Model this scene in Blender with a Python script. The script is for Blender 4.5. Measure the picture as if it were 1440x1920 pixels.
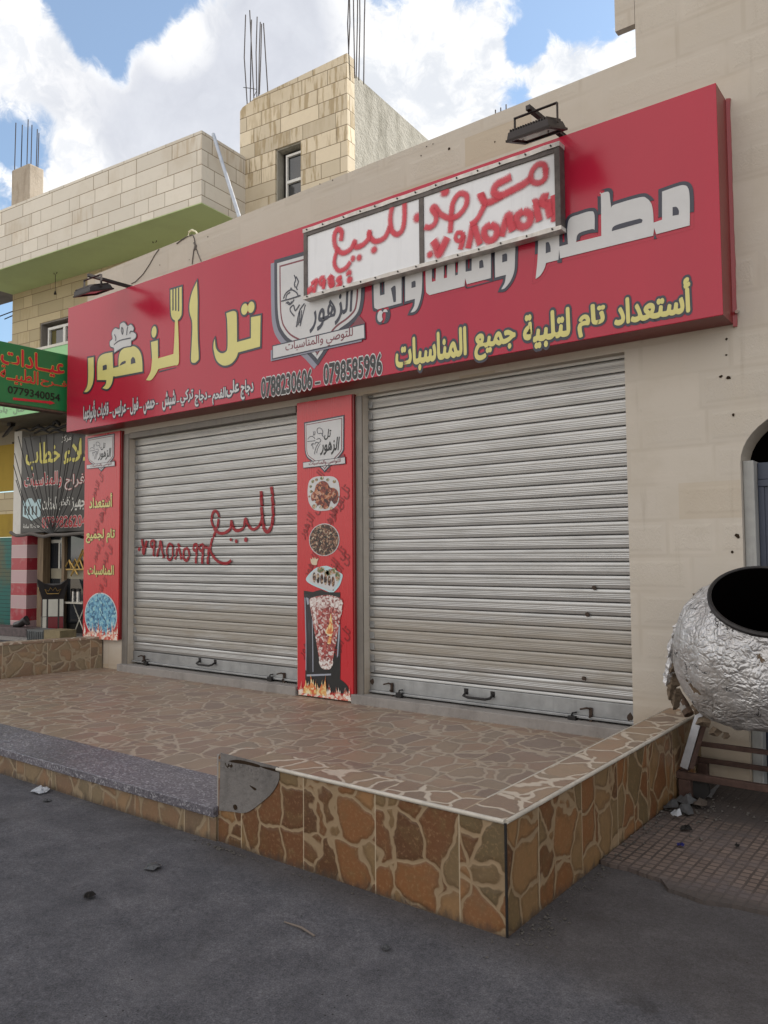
import bpy, bmesh, math, random
from mathutils import Vector, Matrix, noise as mnoise
for o in list(bpy.data.objects): bpy.data.objects.remove(o)
sc = bpy.context.scene
COL = sc.collection
rnd = random.Random(7)
R = math.radians

# ------------------------------------------------------------------ camera
FPX, YAW, PITCH, ROLL, EYE = 1490.0, R(37.25), R(3.05), R(-0.46), Vector((0, 0, 1.6))
fwd = Vector((-math.sin(YAW)*math.cos(PITCH), math.cos(YAW)*math.cos(PITCH), math.sin(PITCH)))
rgt = Vector((math.cos(YAW), math.sin(YAW), 0)); upv = rgt.cross(fwd)
r2 = math.cos(ROLL)*rgt + math.sin(ROLL)*upv
u2 = -math.sin(ROLL)*rgt + math.cos(ROLL)*upv
cam = bpy.data.cameras.new('camera'); camo = bpy.data.objects.new('camera', cam); COL.objects.link(camo)
cam.sensor_fit = 'VERTICAL'; cam.sensor_height = 24; cam.lens = FPX/1920*24
cam.clip_start = 0.05; cam.clip_end = 2000
camo.matrix_world = Matrix(((r2.x, u2.x, -fwd.x, 0), (r2.y, u2.y, -fwd.y, 0), (r2.z, u2.z, -fwd.z, 1.6), (0, 0, 0, 1)))
sc.camera = camo
def ray(x, y): return (x-720)/FPX*r2 - (y-960)/FPX*u2 + fwd
def at(x, y, X=None, Y=None, Z=None):
    "photo measurement -> point on a real plane of the place"
    d = ray(x, y)
    t = (X-EYE.x)/d.x if X is not None else (Y-EYE.y)/d.y if Y is not None else (Z-EYE.z)/d.z
    return EYE + d*t

# ------------------------------------------------------------------ exposure, sun
sc.view_settings.view_transform = 'Standard'; sc.view_settings.look = 'None'
sc.view_settings.exposure = 0.7; sc.view_settings.gamma = 1
SUN_EL, SUN_AZ = R(36), R(24)
sd = Vector((math.sin(SUN_AZ)*math.cos(SUN_EL), math.cos(SUN_AZ)*math.cos(SUN_EL), math.sin(SUN_EL)))
sl = bpy.data.lights.new('sun', 'SUN'); sl.energy = 4.5; sl.angle = R(0.5); sl.color = (1, .94, .85)
slo = bpy.data.objects.new('sun', sl); COL.objects.link(slo)
slo.rotation_euler = sd.to_track_quat('Z', 'Y').to_euler(); slo.location = (0, 0, 30)

# ------------------------------------------------------------------ node helper
class G:
    def __init__(s, nt): s.nt = nt
    def n(s, t, **kw):
        nd = s.nt.nodes.new(t)
        for k, v in kw.items(): setattr(nd, k, v)
        return nd
    def put(s, sock, v):
        if v is None: return
        if isinstance(v, bpy.types.NodeSocket): s.nt.links.new(v, sock)
        else:
            if sock.type == 'RGBA' and hasattr(v, '__len__') and len(v) == 3: v = (*v, 1)
            sock.default_value = v
    def m(s, op, a, b=None, c=None, clamp=False):
        nd = s.n('ShaderNodeMath', operation=op, use_clamp=clamp)
        for i, v in enumerate((a, b, c)): s.put(nd.inputs[i], v)
        return nd.outputs[0]
    def vm(s, op, a, b=None, sc=None):
        nd = s.n('ShaderNodeVectorMath', operation=op)
        s.put(nd.inputs[0], a); s.put(nd.inputs[1], b)
        if sc is not None: s.put(nd.inputs['Scale'], sc)
        return nd.outputs['Value'] if op in ('DOT_PRODUCT', 'LENGTH', 'DISTANCE') else nd.outputs[0]
    def noise(s, v, scale, detail=3, rough=.5, dist=0, color=False):
        nd = s.n('ShaderNodeTexNoise'); s.put(nd.inputs['Vector'], v); s.put(nd.inputs['Scale'], scale)
        nd.inputs['Detail'].default_value = detail; nd.inputs['Roughness'].default_value = rough; nd.inputs['Distortion'].default_value = dist
        return nd.outputs['Color' if color else 'Fac']
    def voro(s, v, scale, feature='F1', out='Distance', rand=1):
        nd = s.n('ShaderNodeTexVoronoi', feature=feature); s.put(nd.inputs['Vector'], v); s.put(nd.inputs['Scale'], scale)
        nd.inputs['Randomness'].default_value = rand
        return nd.outputs[out]
    def white(s, v, dim='3D', out='Value'):
        nd = s.n('ShaderNodeTexWhiteNoise', noise_dimensions=dim)
        s.put(nd.inputs['W' if dim == '1D' else 'Vector'], v); return nd.outputs[out]
    def mix(s, f, a, b, blend='MIX'):
        nd = s.n('ShaderNodeMix', data_type='RGBA', blend_type=blend, clamp_factor=True)
        s.put(nd.inputs[0], f); s.put(nd.inputs[6], a); s.put(nd.inputs[7], b); return nd.outputs[2]
    def ramp(s, f, stops):
        nd = s.n('ShaderNodeValToRGB'); cr = nd.color_ramp
        while len(cr.elements) < len(stops): cr.elements.new(.5)
        for e, (p, c) in zip(cr.elements, stops):
            e.position = p; e.color = (*c, 1) if hasattr(c, '__len__') else (c, c, c, 1)
        s.put(nd.inputs[0], f); return nd.outputs[0]
    def step(s, f, lo, hi):
        nd = s.n('ShaderNodeMapRange', interpolation_type='SMOOTHSTEP'); s.put(nd.inputs[0], f)
        s.put(nd.inputs[1], lo); s.put(nd.inputs[2], hi); return nd.outputs[0]
    def uv(s): return s.n('ShaderNodeTexCoord').outputs['UV']
    def pos(s): return s.n('ShaderNodeNewGeometry').outputs['Position']
    def xyz(s, v): nd = s.n('ShaderNodeSeparateXYZ'); s.put(nd.inputs[0], v); return nd.outputs
    def comb(s, x=0, y=0, z=0):
        nd = s.n('ShaderNodeCombineXYZ')
        for i, v in enumerate((x, y, z)): s.put(nd.inputs[i], v)
        return nd.outputs[0]
    def scale(s, v, k): return s.vm('MULTIPLY', v, k if hasattr(k, '__len__') else (k, k, k))
    def bump(s, h, strength=.3, dist=.01, nrm=None):
        nd = s.n('ShaderNodeBump'); s.put(nd.inputs['Height'], h)
        nd.inputs['Strength'].default_value = strength; nd.inputs['Distance'].default_value = dist
        s.put(nd.inputs['Normal'], nrm); return nd.outputs[0]

# ------------------------------------------------------------------ sky
w = bpy.data.worlds.new('World'); sc.world = w; w.use_nodes = True
wt = w.node_tree; wt.nodes.clear(); g = G(wt)
sky = g.n('ShaderNodeTexSky', sky_type='NISHITA', sun_disc=False, sun_elevation=SUN_EL, sun_rotation=SUN_AZ, air_density=1.0, dust_density=.6, ozone_density=1.6)
D = g.vm('NORMALIZE', g.n('ShaderNodeTexCoord').outputs['Generated'])
def blob(px, py, rpx, soft=.95):
    d = ray(px, py).normalized(); a = rpx/FPX*.93
    return g.step(g.vm('DOT_PRODUCT', D, d), math.cos(a*(1+soft)), math.cos(a*max(0, 1-soft)))
def blobs(lst):
    acc = None
    for px, py, r, wgt in lst:
        v = g.m('MULTIPLY', blob(px, py, r), wgt); acc = v if acc is None else g.m('ADD', acc, v)
    return acc
warp = g.vm('ADD', D, g.scale(g.vm('SUBTRACT', g.noise(D, 8, 4, .6, color=True), (.5, .5, .5)), .10))
n1 = g.noise(warp, 5.5, 12, .60)
n2 = g.noise(g.vm('ADD', warp, (3.1, 1.7, .4)), 17, 9, .66)
up = g.xyz(D)[2]
lay = blobs([(20, 130, 75, .34), (90, 80, 60, .30), (100, 165, 70, .26), (160, 200, 40, .2), (270, 250, 120, .30), (400, 190, 100, .30), (470, 90, 120, .30), (570, 40, 100, .28), (420, 330, 160, .26), (360, 95, 30, .18), (240, 150, 40, .14), (60, 60, 40, .16), (150, 290, 50, .14), (230, 330, 80, .2), (10, 200, 30, .12), (300, 130, 40, .14),
             (790, 130, 150, .34), (900, 130, 80, .28), (1110, 110, 70, .36), (1070, 170, 60, .22), (110, 330, 45, .30), (20, 380, 50, .28), (700, 220, 120, .26), (600, 120, 60, .16), (880, 230, 60, .2),
             (225, 55, 80, -.34), (320, 15, 70, -.28), (195, 140, 34, -.18), (60, 245, 45, -.28), (140, 240, 30, -.12), (985, 90, 24, -.42), (965, 190, 28, -.34), (1015, 20, 45, -.34), (1110, 15, 40, -.2), (622, 12, 22, -.30), (725, 0, 30, -.34), (20, 590, 60, -.2), (870, 0, 26, -.22), (95, 10, 50, -.15)])
away = g.step(g.vm('DOT_PRODUCT', D, fwd), .72, .25)      # unseen cloud cover behind the viewer, added to light the fronts
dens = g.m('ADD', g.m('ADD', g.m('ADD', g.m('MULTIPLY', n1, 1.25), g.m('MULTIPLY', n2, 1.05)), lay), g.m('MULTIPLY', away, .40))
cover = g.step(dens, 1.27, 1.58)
thick = g.step(dens, 1.45, 1.8)
grey = blobs([(280, 260, 130, .55), (480, 170, 130, .62), (420, 330, 140, .6), (560, 80, 70, .45), (540, 30, 60, .5), (150, 210, 60, .2), (340, 95, 40, -.9), (120, 330, 60, -.8), (650, 60, 50, -.4)])
grey = g.m('MULTIPLY', g.m('MULTIPLY', grey, g.step(dens, 1.36, 1.66)), g.m('ADD', .45, g.m('MULTIPLY', n1, 1.1)), clamp=True)
east = g.step(g.vm('DOT_PRODUCT', D, sd), -.35, .55)          # cloud opposite the sun made brighter and warmer, to light the shaded fronts
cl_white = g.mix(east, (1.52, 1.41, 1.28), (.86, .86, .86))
cl_white = g.mix(g.step(n2, .60, .38), cl_white, g.mix(1, cl_white, (.74, .77, .82), 'MULTIPLY'))
cl = g.mix(grey, cl_white, g.mix(n2, (.46, .48, .54), (.66, .68, .73)))
hz = g.step(up, .0, .45)
cl = g.mix(hz, g.mix(.3, cl, (1.0, .95, .88)), cl)
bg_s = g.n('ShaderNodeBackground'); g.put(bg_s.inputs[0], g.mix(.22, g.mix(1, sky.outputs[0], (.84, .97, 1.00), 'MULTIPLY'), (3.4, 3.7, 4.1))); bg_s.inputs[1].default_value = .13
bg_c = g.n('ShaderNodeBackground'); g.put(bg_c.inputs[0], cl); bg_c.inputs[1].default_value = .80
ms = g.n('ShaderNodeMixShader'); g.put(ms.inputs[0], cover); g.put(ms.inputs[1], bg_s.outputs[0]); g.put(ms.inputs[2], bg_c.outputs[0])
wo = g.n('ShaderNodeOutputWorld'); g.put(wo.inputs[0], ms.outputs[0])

# ------------------------------------------------------------------ materials
MATS = {}
def material(name, fn):
    m = bpy.data.materials.new(name); m.use_nodes = True; nt = m.node_tree; nt.nodes.clear()
    g = G(nt); out = g.n('ShaderNodeOutputMaterial'); b = g.n('ShaderNodeBsdfPrincipled')
    d = fn(g) or {}
    for k, v in d.items():
        if k == 'alpha': g.put(b.inputs['Alpha'], v)
        elif k in ('color', 'rough', 'metal', 'normal', 'spec', 'coat', 'coat_rough', 'trans', 'ior', 'aniso'):
            g.put(b.inputs[{'color': 'Base Color', 'rough': 'Roughness', 'metal': 'Metallic', 'normal': 'Normal', 'spec': 'Specular IOR Level', 'coat': 'Coat Weight', 'coat_rough': 'Coat Roughness', 'trans': 'Transmission Weight', 'ior': 'IOR', 'aniso': 'Anisotropic'}[k]], v)
    nt.links.new(b.outputs[0], out.inputs[0]); MATS[name] = m; return m
def flat(name, col, rough=.5, metal=0, var=.12, scale=6, bump=0, bscale=60, spec=.5, streak=0):
    def fn(g):
        p = g.pos()
        n = g.noise(p, scale, 5, .6)
        c = g.mix(1, col, g.ramp(n, [(.25, 1-var), (.75, 1+var*.6)]), 'MULTIPLY')
        if streak:
            s = g.noise(g.scale(p, (9, 9, .7)), 2, 5, .6)
            c = g.mix(g.m('MULTIPLY', g.step(s, .5, .75), streak), c, tuple(x*.45 for x in col))
        d = dict(color=c, rough=g.m('ADD', rough-.06, g.m('MULTIPLY', n, .12)), metal=metal, spec=spec)
        if bump: d['normal'] = g.bump(g.noise(p, bscale, 4, .6), bump, .01)
        return d
    return material(name, fn)

def blocks(g, uv, h, wd, mort):
    x = g.xyz(uv); u, v = x[0], x[1]
    vv = g.m('DIVIDE', v, h); row = g.m('FLOOR', vv)
    ra = g.white(row, '1D'); rb = g.white(g.m('ADD', row, 31.7), '1D')
    uu = g.m('ADD', g.m('MULTIPLY', g.m('DIVIDE', u, wd), g.m('ADD', .8, g.m('MULTIPLY', rb, .5))), g.m('MULTIPLY', ra, 7))
    # every other joint shifted so block lengths differ
    col = g.m('FLOOR', uu); fx = g.m('FRACT', uu)
    jit = g.m('MULTIPLY', g.m('SUBTRACT', g.white(g.comb(col, row, 3)), .5), .5)
    sp = g.m('ADD', .5, jit); side = g.m('GREATER_THAN', fx, sp)
    ex = g.m('MINIMUM', g.m('MINIMUM', fx, g.m('SUBTRACT', 1, fx)), g.m('ABSOLUTE', g.m('SUBTRACT', fx, sp)))
    fy = g.m('FRACT', vv); ey = g.m('MINIMUM', fy, g.m('SUBTRACT', 1, fy))
    e = g.m('MINIMUM', g.m('MULTIPLY', ex, wd), g.m('MULTIPLY', ey, h))
    ident = g.white(g.comb(col, row, side), out='Color')
    return ident, g.m('SUBTRACT', 1, g.step(e, mort*.35, mort)), e
def stone_fn(base, stain, mort_col, h=.2625, wd=1.0, stain_amt=.6, tone=.18):
    def fn(g):
        uv = g.uv(); ident, ed, e = blocks(g, uv, h, wd, .009)
        ic = g.xyz(ident)
        n = g.noise(uv, 9, 6, .65)
        c = g.mix(1, base, g.ramp(ic[0], [(0, 1-tone), (1, 1+tone*.5)]), 'MULTIPLY')
        c = g.mix(g.m('MULTIPLY', g.step(n, .45, .8), .25), c, tuple(x*.75 for x in base))
        off = g.vm('ADD', g.scale(uv, (7.5, .9, 1)), g.scale(ident, 9))
        s = g.noise(off, 1.6, 6, .62)
        sm = g.m('MULTIPLY', g.step(s, .47, .60), g.step(ic[1], 1-stain_amt, 1-stain_amt+.25))
        c = g.mix(g.m('MULTIPLY', sm, .75), c, stain)
        c = g.mix(g.m('MULTIPLY', g.step(g.noise(uv, .8, 4, .6), .5, .75), .3), c, stain)
        c = g.mix(g.m('MULTIPLY', ed, .9), c, mort_col)
        hgt = g.m('ADD', g.m('MULTIPLY', g.step(e, 0, .014), 1), g.m('MULTIPLY', g.noise(uv, 55, 5, .6), .35))
        return dict(color=c, rough=.85, normal=g.bump(hgt, .45, .01), spec=.25)
    return fn
material('stone_pale', stone_fn((.64, .60, .53), (.40, .31, .20), (.20, .15, .09), wd=1.35, stain_amt=.20, tone=.12))
material('stone_yellow', stone_fn((.52, .44, .29), (.38, .29, .16), (.18, .13, .08), h=.2625, wd=1.5, stain_amt=.3))
material('stone_tower', stone_fn((.62, .54, .41), (.33, .25, .14), (.17, .13, .08), wd=1.35, stain_amt=.75, tone=.22))

def shopwall(g):
    uv = g.uv(); ident, ed, e = blocks(g, uv, .262, 1.05, .02)
    ic = g.xyz(ident); n = g.noise(uv, 3.2, 6, .6); n2 = g.noise(uv, 22, 5, .65)
    base = (.475, .432, .378)
    c = g.mix(1, base, g.ramp(ic[0], [(0, .955), (1, 1.03)]), 'MULTIPLY')
    c = g.mix(g.step(n, .40, .72), c, (.455, .410, .352))
    c = g.mix(g.m('MULTIPLY', g.step(ic[2], .88, .95), .45), c, (.40, .315, .21))
    c = g.mix(g.m('MULTIPLY', g.step(n2, .60, .8), .22), c, (.30, .26, .21))
    c = g.mix(g.m('MULTIPLY', g.m('MULTIPLY', ed, g.step(g.noise(uv, 2.1, 3), .42, .62)), .25), c, (.34, .29, .23))
    z = g.xyz(g.pos())[2]                                   # rain and dirt stains near the ground and under the parapet edge
    d1 = g.m('MULTIPLY', g.step(g.m('ADD', z, g.m('MULTIPLY', n, .55)), 1.0, .45), .5)
    c = g.mix(d1, c, (.30, .215, .13))
    sv = g.noise(g.scale(uv, (7, .55, 1)), 1.5, 5, .6)
    c = g.mix(g.m('MULTIPLY', g.step(sv, .60, .78), .28), c, (.27, .225, .175))
    pit = g.step(g.voro(g.vm('ADD', uv, g.scale(g.noise(uv, 9, 2, color=True), .1)), 5.5), .055, .03)
    c = g.mix(g.m('MULTIPLY', pit, g.step(g.white(g.vm('FLOOR', g.scale(uv, 3.0))), .80, .85)), c, (.16, .12, .09))
    ch = g.noise(g.vm('ADD', g.scale(uv, (38, 20, 1)), g.scale(ident, 20)), 1.6, 3, .6, 1.0)
    inner = g.step(e, .03, .06)
    hgt = g.m('ADD', g.m('MULTIPLY', g.m('MULTIPLY', ch, inner), g.m('ADD', .15, g.m('MULTIPLY', ic[1], .8))), g.m('MULTIPLY', g.step(e, .0, .03), .10))
    return dict(color=c, rough=.88, normal=g.bump(hgt, .5, .012), spec=.2)
material('shop_wall', shopwall)

def plaster(col, dark, sc_=1.0, amt=.5, bs=.4):
    def fn(g):
        p = g.pos(); n = g.noise(g.scale(p, (1, 1, .35)), 2.2*sc_, 7, .62); n2 = g.noise(p, 16, 5, .6)
        c = g.mix(g.m('MULTIPLY', g.step(n, .42, .72), amt), col, dark)
        c = g.mix(g.m('MULTIPLY', g.step(n2, .5, .75), .2), c, dark)
        return dict(color=c, rough=.9, normal=g.bump(g.m('ADD', g.noise(p, 26, 5, .6), g.m('MULTIPLY', g.noise(p, 7, 3), 1.2)), bs, .02), spec=.2)
    return fn
material('tower_render', plaster((.37, .355, .31), (.20, .19, .155), 1.5, .85, 1.0))
material('concrete', plaster((.27, .25, .235), (.17, .155, .145), 2.5, .6, .35))
material('patch_concrete', plaster((.165, .152, .145), (.10, .092, .087), 4.0, .7, .5))
material('concrete_column', plaster((.38, .33, .27), (.22, .18, .14), 2.0, .7, .4))
material('pale_bounce_ground', plaster((.46, .39, .30), (.36, .30, .22), .4, .5, .2))
material('green_soffit', plaster((.60, .74, .40), (.53, .64, .35), .6, .5, .15))
material('canopy_beige', plaster((.30, .265, .20), (.17, .14, .10), 1.0, .6, .3))
material('white_plaster', plaster((.62, .60, .56), (.38, .35, .30), 1.5, .4, .2))
material('ochre_metal', plaster((.34, .235, .045), (.22, .15, .035), 1.0, .5, .05))
material('granite_terrazzo', lambda g: (lambda uv: dict(
    color=g.mix(1, g.ramp(g.xyz(g.voro(uv, 95, out='Color'))[0], [(.0, (.075, .068, .080)), (.5, (.125, .115, .135)), (.82, (.165, .155, .175)), (.93, (.30, .29, .31))]), g.ramp(g.noise(uv, 1.4, 5, .6), [(.3, .7), (.7, 1.1)]), 'MULTIPLY'),
    rough=g.m('ADD', .28, g.m('MULTIPLY', g.noise(uv, 5, 4), .3)), spec=.5))(g.uv()))

def flag_fn(light, dusty, tile=.4745, dirt_base=True, cell=5.9, tu=None, bleach=0):
    def fn(g):
        uv = g.uv(); x = g.xyz(uv)
        tuv = g.comb(g.m('FLOOR', g.m('DIVIDE', x[0], tile)), g.m('FLOOR', g.m('DIVIDE', x[1], tu or tile)))
        tr = g.white(tuv, out='Color')
        off = g.vm('ADD', uv, g.scale(g.vm('FLOOR', g.scale(tr, 2.99)), 5.37))     # three prints of tile, repeated
        wv = g.vm('ADD', off, g.scale(g.vm('SUBTRACT', g.noise(off, 7, 2, .5, color=True), (.5, .5, .5)), .10))
        wv = g.scale(wv, (1, .86, 1))
        de = g.voro(wv, cell, 'DISTANCE_TO_EDGE')
        cid = g.voro(wv, cell, 'F1', 'Color')
        ci = g.xyz(cid)
        n = g.noise(off, 11, 8, .70); n3 = g.noise(off, 60, 5, .65)
        jw = g.m('ADD', .010, g.m('MULTIPLY', g.noise(off, 6, 2), .036))
        grout = g.m('SUBTRACT', 1, g.step(de, jw, g.m('ADD', jw, .03)))
        stone = g.ramp(ci[0], [(0, (.082, .035, .014)), (.25, (.140, .056, .021)), (.45, (.200, .085, .030)), (.62, (.245, .128, .052)), (.82, (.185, .118, .055)), (1, (.105, .074, .035))])
        stone = g.mix(g.m('MULTIPLY', g.step(n, .44, .70), .55), stone, (.135, .088, .036))
        edge_ = g.m('SUBTRACT', 1, g.step(de, .03, .17)); stone = g.mix(g.m('MULTIPLY', edge_, .45), stone, (.085, .048, .022))
        stone = g.mix(g.m('MULTIPLY', g.step(n3, .50, .72), .45), stone, (.30, .185, .095))
        gc = g.mix(g.noise(off, 9, 4, .6), (.30, .215, .130), (.215, .145, .080))
        c = g.mix(grout, stone, gc)
        c = g.mix(light, c, dusty)
        if bleach: c = g.mix(g.m('MULTIPLY', grout, bleach), c, (.62, .55, .46))
        fx = g.m('FRACT', g.m('DIVIDE', x[0], tile)); fy = g.m('FRACT', g.m('DIVIDE', x[1], tu or tile))
        e = g.m('MULTIPLY', g.m('MINIMUM', fx, g.m('SUBTRACT', 1, fx)), tile)
        if tu: e = g.m('MINIMUM', e, g.m('MULTIPLY', g.m('MINIMUM', fy, g.m('SUBTRACT', 1, fy)), tu))
        jt = g.m('SUBTRACT', 1, g.step(e, .0022, .0045))
        c = g.mix(g.m('MULTIPLY', jt, .8), c, (.40, .32, .22))
        big = g.noise(uv, 1.3, 5, .62)
        c = g.mix(g.m('MULTIPLY', g.step(big, .52, .75), .30), c, (.12, .09, .06))
        d = dict(rough=g.m('ADD', .26, g.m('MULTIPLY', big, .3)), spec=.5)
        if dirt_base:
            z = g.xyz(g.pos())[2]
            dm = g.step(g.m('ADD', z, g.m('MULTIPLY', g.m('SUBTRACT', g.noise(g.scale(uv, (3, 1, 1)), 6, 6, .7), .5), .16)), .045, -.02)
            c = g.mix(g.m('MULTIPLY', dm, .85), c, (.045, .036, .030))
        d['color'] = c
        d['normal'] = g.bump(g.m('ADD', g.m('MULTIPLY', g.step(de, 0, .12), .7), g.m('MULTIPLY', n, .5)), .42, .008)
        return d
    return fn
material('flagstone_tile', flag_fn(0.0, (0, 0, 0)))
material('flagstone_tile_worn', flag_fn(.30, (.25, .22, .16), cell=5.9))
material('flagstone_floor', flag_fn(.45, (.30, .245, .215), tile=.47, dirt_base=False, cell=4.8, tu=.47, bleach=.16))
material('flagstone_coping', flag_fn(.42, (.30, .235, .185), tile=.47, dirt_base=False, cell=5.0, bleach=.5))
flat('trim_cream', (.46, .42, .36), .4, var=.25, scale=14)

def road(g):
    p = g.pos(); n = g.noise(p, .55, 6, .6); n2 = g.noise(p, 4.5, 7, .68); n3 = g.noise(p, 160, 3, .7); n4 = g.noise(p, 1.7, 5, .62)
    c = g.ramp(n2, [(.34, (.067, .065, .071)), (.52, (.089, .086, .093)), (.68, (.118, .113, .120))])
    c = g.mix(1, c, g.ramp(n3, [(.36, .68), (.5, 1.0), (.64, 1.38)]), 'MULTIPLY')
    c = g.mix(g.m('MULTIPLY', g.step(n, .5, .7), .35), c, (.060, .055, .056))
    c = g.mix(g.m('MULTIPLY', g.step(n4, .55, .72), .30), c, (.115, .109, .112))
    sp = g.voro(p, 70); c = g.mix(g.m('MULTIPLY', g.step(sp, .16, .08), g.step(g.noise(p, 11, 3), .52, .62)), c, (.17, .16, .15))
    sp2 = g.voro(g.vm('ADD', p, (5.2, 1.1, 0)), 23); c = g.mix(g.m('MULTIPLY', g.step(sp2, .12, .07), g.step(g.noise(p, 3.3, 3), .5, .6)), c, (.025, .023, .022))
    n5 = g.noise(p, 42, 5, .7); c = g.mix(1, c, g.ramp(n5, [(.34, .82), (.5, 1.0), (.66, 1.20)]), 'MULTIPLY')
    st = g.noise(g.vm('ADD', p, (7, 3, 0)), 2.6, 6, .65); c = g.mix(g.m('MULTIPLY', g.step(st, .60, .70), .5), c, (.036, .033, .033))
    x = g.xyz(p)                                            # soil washed up along the terrace wall and in the corner by the pavement
    h = g.m('ADD', g.m('MULTIPLY', n2, .30), g.m('MULTIPLY', n4, .25))
    m1 = g.m('MULTIPLY', g.step(g.m('ADD', x[1], h), 3.00, 3.30), g.step(x[0], -3.7, -3.3))
    m2 = g.m('MULTIPLY', g.step(g.m('ADD', x[1], g.m('MULTIPLY', h, 1.6)), 3.05, 3.75), g.step(x[0], -2.0, -1.5))
    c = g.mix(g.m('MULTIPLY', g.m('MAXIMUM', m1, m2), .5), c, (.055, .046, .041))
    hgt = g.m('ADD', g.m('MULTIPLY', n3, .5), g.m('MULTIPLY', n2, 1.6))
    return dict(color=c, rough=.93, normal=g.bump(hgt, .55, .012), spec=.2)
material('asphalt', road)
def paving(g):
    p = g.pos(); x = g.xyz(p); s = .052
    warp = g.scale(g.vm('SUBTRACT', g.noise(p, 5, 2, color=True), (.5, .5, .5)), .012)
    q = g.xyz(g.vm('ADD', p, warp))
    fx = g.m('FRACT', g.m('DIVIDE', q[0], s)); fy = g.m('FRACT', g.m('DIVIDE', q[1], s))
    e = g.m('MINIMUM', g.m('MINIMUM', fx, g.m('SUBTRACT', 1, fx)), g.m('MINIMUM', fy, g.m('SUBTRACT', 1, fy)))
    jw = g.m('ADD', .04, g.m('MULTIPLY', g.noise(p, 8, 3), .09))
    j = g.m('SUBTRACT', 1, g.step(e, jw, g.m('ADD', jw, .06)))
    idc = g.white(g.comb(g.m('FLOOR', g.m('DIVIDE', q[0], s)), g.m('FLOOR', g.m('DIVIDE', q[1], s))))
    n = g.noise(p, 2.2, 6, .65); n2 = g.noise(p, 30, 5, .6)
    c = g.mix(idc, (.125, .092, .078), (.175, .130, .108))
    c = g.mix(g.step(n, .40, .70), c, (.095, .082, .085))
    c = g.mix(g.m('MULTIPLY', g.step(n2, .5, .75), .4), c, (.08, .066, .056))
    c = g.mix(g.m('MULTIPLY', j, g.m('ADD', .35, g.m('MULTIPLY', g.step(n, .6, .4), .5))), c, (.045, .036, .032))
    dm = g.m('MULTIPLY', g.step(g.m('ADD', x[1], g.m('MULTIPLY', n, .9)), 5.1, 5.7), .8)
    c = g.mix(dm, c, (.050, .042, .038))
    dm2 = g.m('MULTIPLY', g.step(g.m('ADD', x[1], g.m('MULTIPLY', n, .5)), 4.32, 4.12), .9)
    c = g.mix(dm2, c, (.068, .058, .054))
    return dict(color=c, rough=.9, normal=g.bump(g.m('ADD', g.m('MULTIPLY', g.m('SUBTRACT', 1, j), .8), g.m('MULTIPLY', n2, .3)), .5, .008), spec=.25)
material('small_grid_paving', paving)

def shutter_metal(g):
    uv = g.uv(); p = g.pos(); x = g.xyz(p)
    n = g.noise(g.scale(uv, (.9, 7, 1)), 2.0, 6, .62); n2 = g.noise(g.scale(uv, (1.6, 16, 1)), 2, 5, .6); n3 = g.noise(uv, 60, 4, .65)
    c = g.mix(g.step(n, .3, .75), (.50, .505, .51), (.37, .375, .38))
    c = g.mix(g.m('MULTIPLY', g.step(n2, .52, .75), .30), c, (.30, .295, .28))
    band = g.m('MULTIPLY', g.step(g.m('ADD', x[2], g.m('MULTIPLY', n, .5)), .72, .98), g.step(g.m('ADD', x[2], g.m('MULTIPLY', n, .5)), 1.50, 1.15))
    dust = g.m('MULTIPLY', band, g.m('ADD', .30, g.m('MULTIPLY', n2, .75)))
    top = g.m('MULTIPLY', g.step(x[2], 2.75, 3.05), .35)
    dust = g.m('MAXIMUM', dust, g.m('MAXIMUM', top, g.m('MULTIPLY', g.step(n3, .56, .72), .22)))
    dust = g.m('MAXIMUM', dust, g.m('ADD', .06, g.m('MULTIPLY', n2, .20)))
    c = g.mix(dust, c, (.27, .232, .18))
    return dict(color=c, metal=g.m('SUBTRACT', .88, g.m('MULTIPLY', dust, .75)), rough=g.m('ADD', .30, g.m('ADD', g.m('MULTIPLY', dust, .25), g.m('MULTIPLY', n2, .12))),
                normal=g.bump(g.m('ADD', g.m('MULTIPLY', n2, .3), g.m('MULTIPLY', n3, .4)), .06, .004))
material('galvanised_slats', shutter_metal)
flat('galvanised_rail', (.34, .345, .35), .45, .65, .25, 7, .08, 30, streak=.25)
flat('guide_metal', (.185, .168, .150), .5, .45, .2, 5, .05, 30, streak=.3)
flat('rusty_bolt', (.055, .035, .025), .75, .3, .4, 60, .2)
flat('dark_iron', (.020, .018, .018), .55, .4, .3, 30)
flat('rusty_steel', (.085, .048, .038), .7, .35, .45, 18, .25, 70)
flat('grey_bar', (.33, .33, .35), .5, .5, .25, 15, .1)
flat('rebar_steel', (.035, .028, .03), .7, .4, .3, 20)
flat('pole_steel', (.45, .47, .50), .4, .8, .15, 10)

def gloss(col, rough=.2, var=.05, spec=.6):
    def fn(g):
        p = g.pos(); n = g.noise(g.scale(p, (1, 1, .25)), 1.4, 4, .6); n2 = g.noise(p, 60, 3, .6)
        s = g.noise(g.scale(p, (16, 16, .6)), 2.0, 5, .6)
        c = g.mix(1, col, g.ramp(n, [(.3, 1-var), (.7, 1+var)]), 'MULTIPLY')
        c = g.mix(g.m('MULTIPLY', g.step(s, .56, .8), .05), c, tuple(min(1, x*.6+.06) for x in col))
        return dict(color=c, rough=g.m('ADD', rough, g.m('MULTIPLY', g.m('ADD', s, n), .06)), spec=spec,
                    normal=g.bump(g.m('ADD', g.noise(g.scale(p, (2.2, 2.2, .5)), 1.0, 3), g.m('MULTIPLY', n2, .006)), .05, .03))
    return fn
material('sign_red', gloss((.37, .011, .036), .15, spec=.42))
material('panel_red', gloss((.47, .014, .022), .22))
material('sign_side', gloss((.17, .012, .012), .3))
material('sign_flange', gloss((.22, .012, .015), .3))
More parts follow.
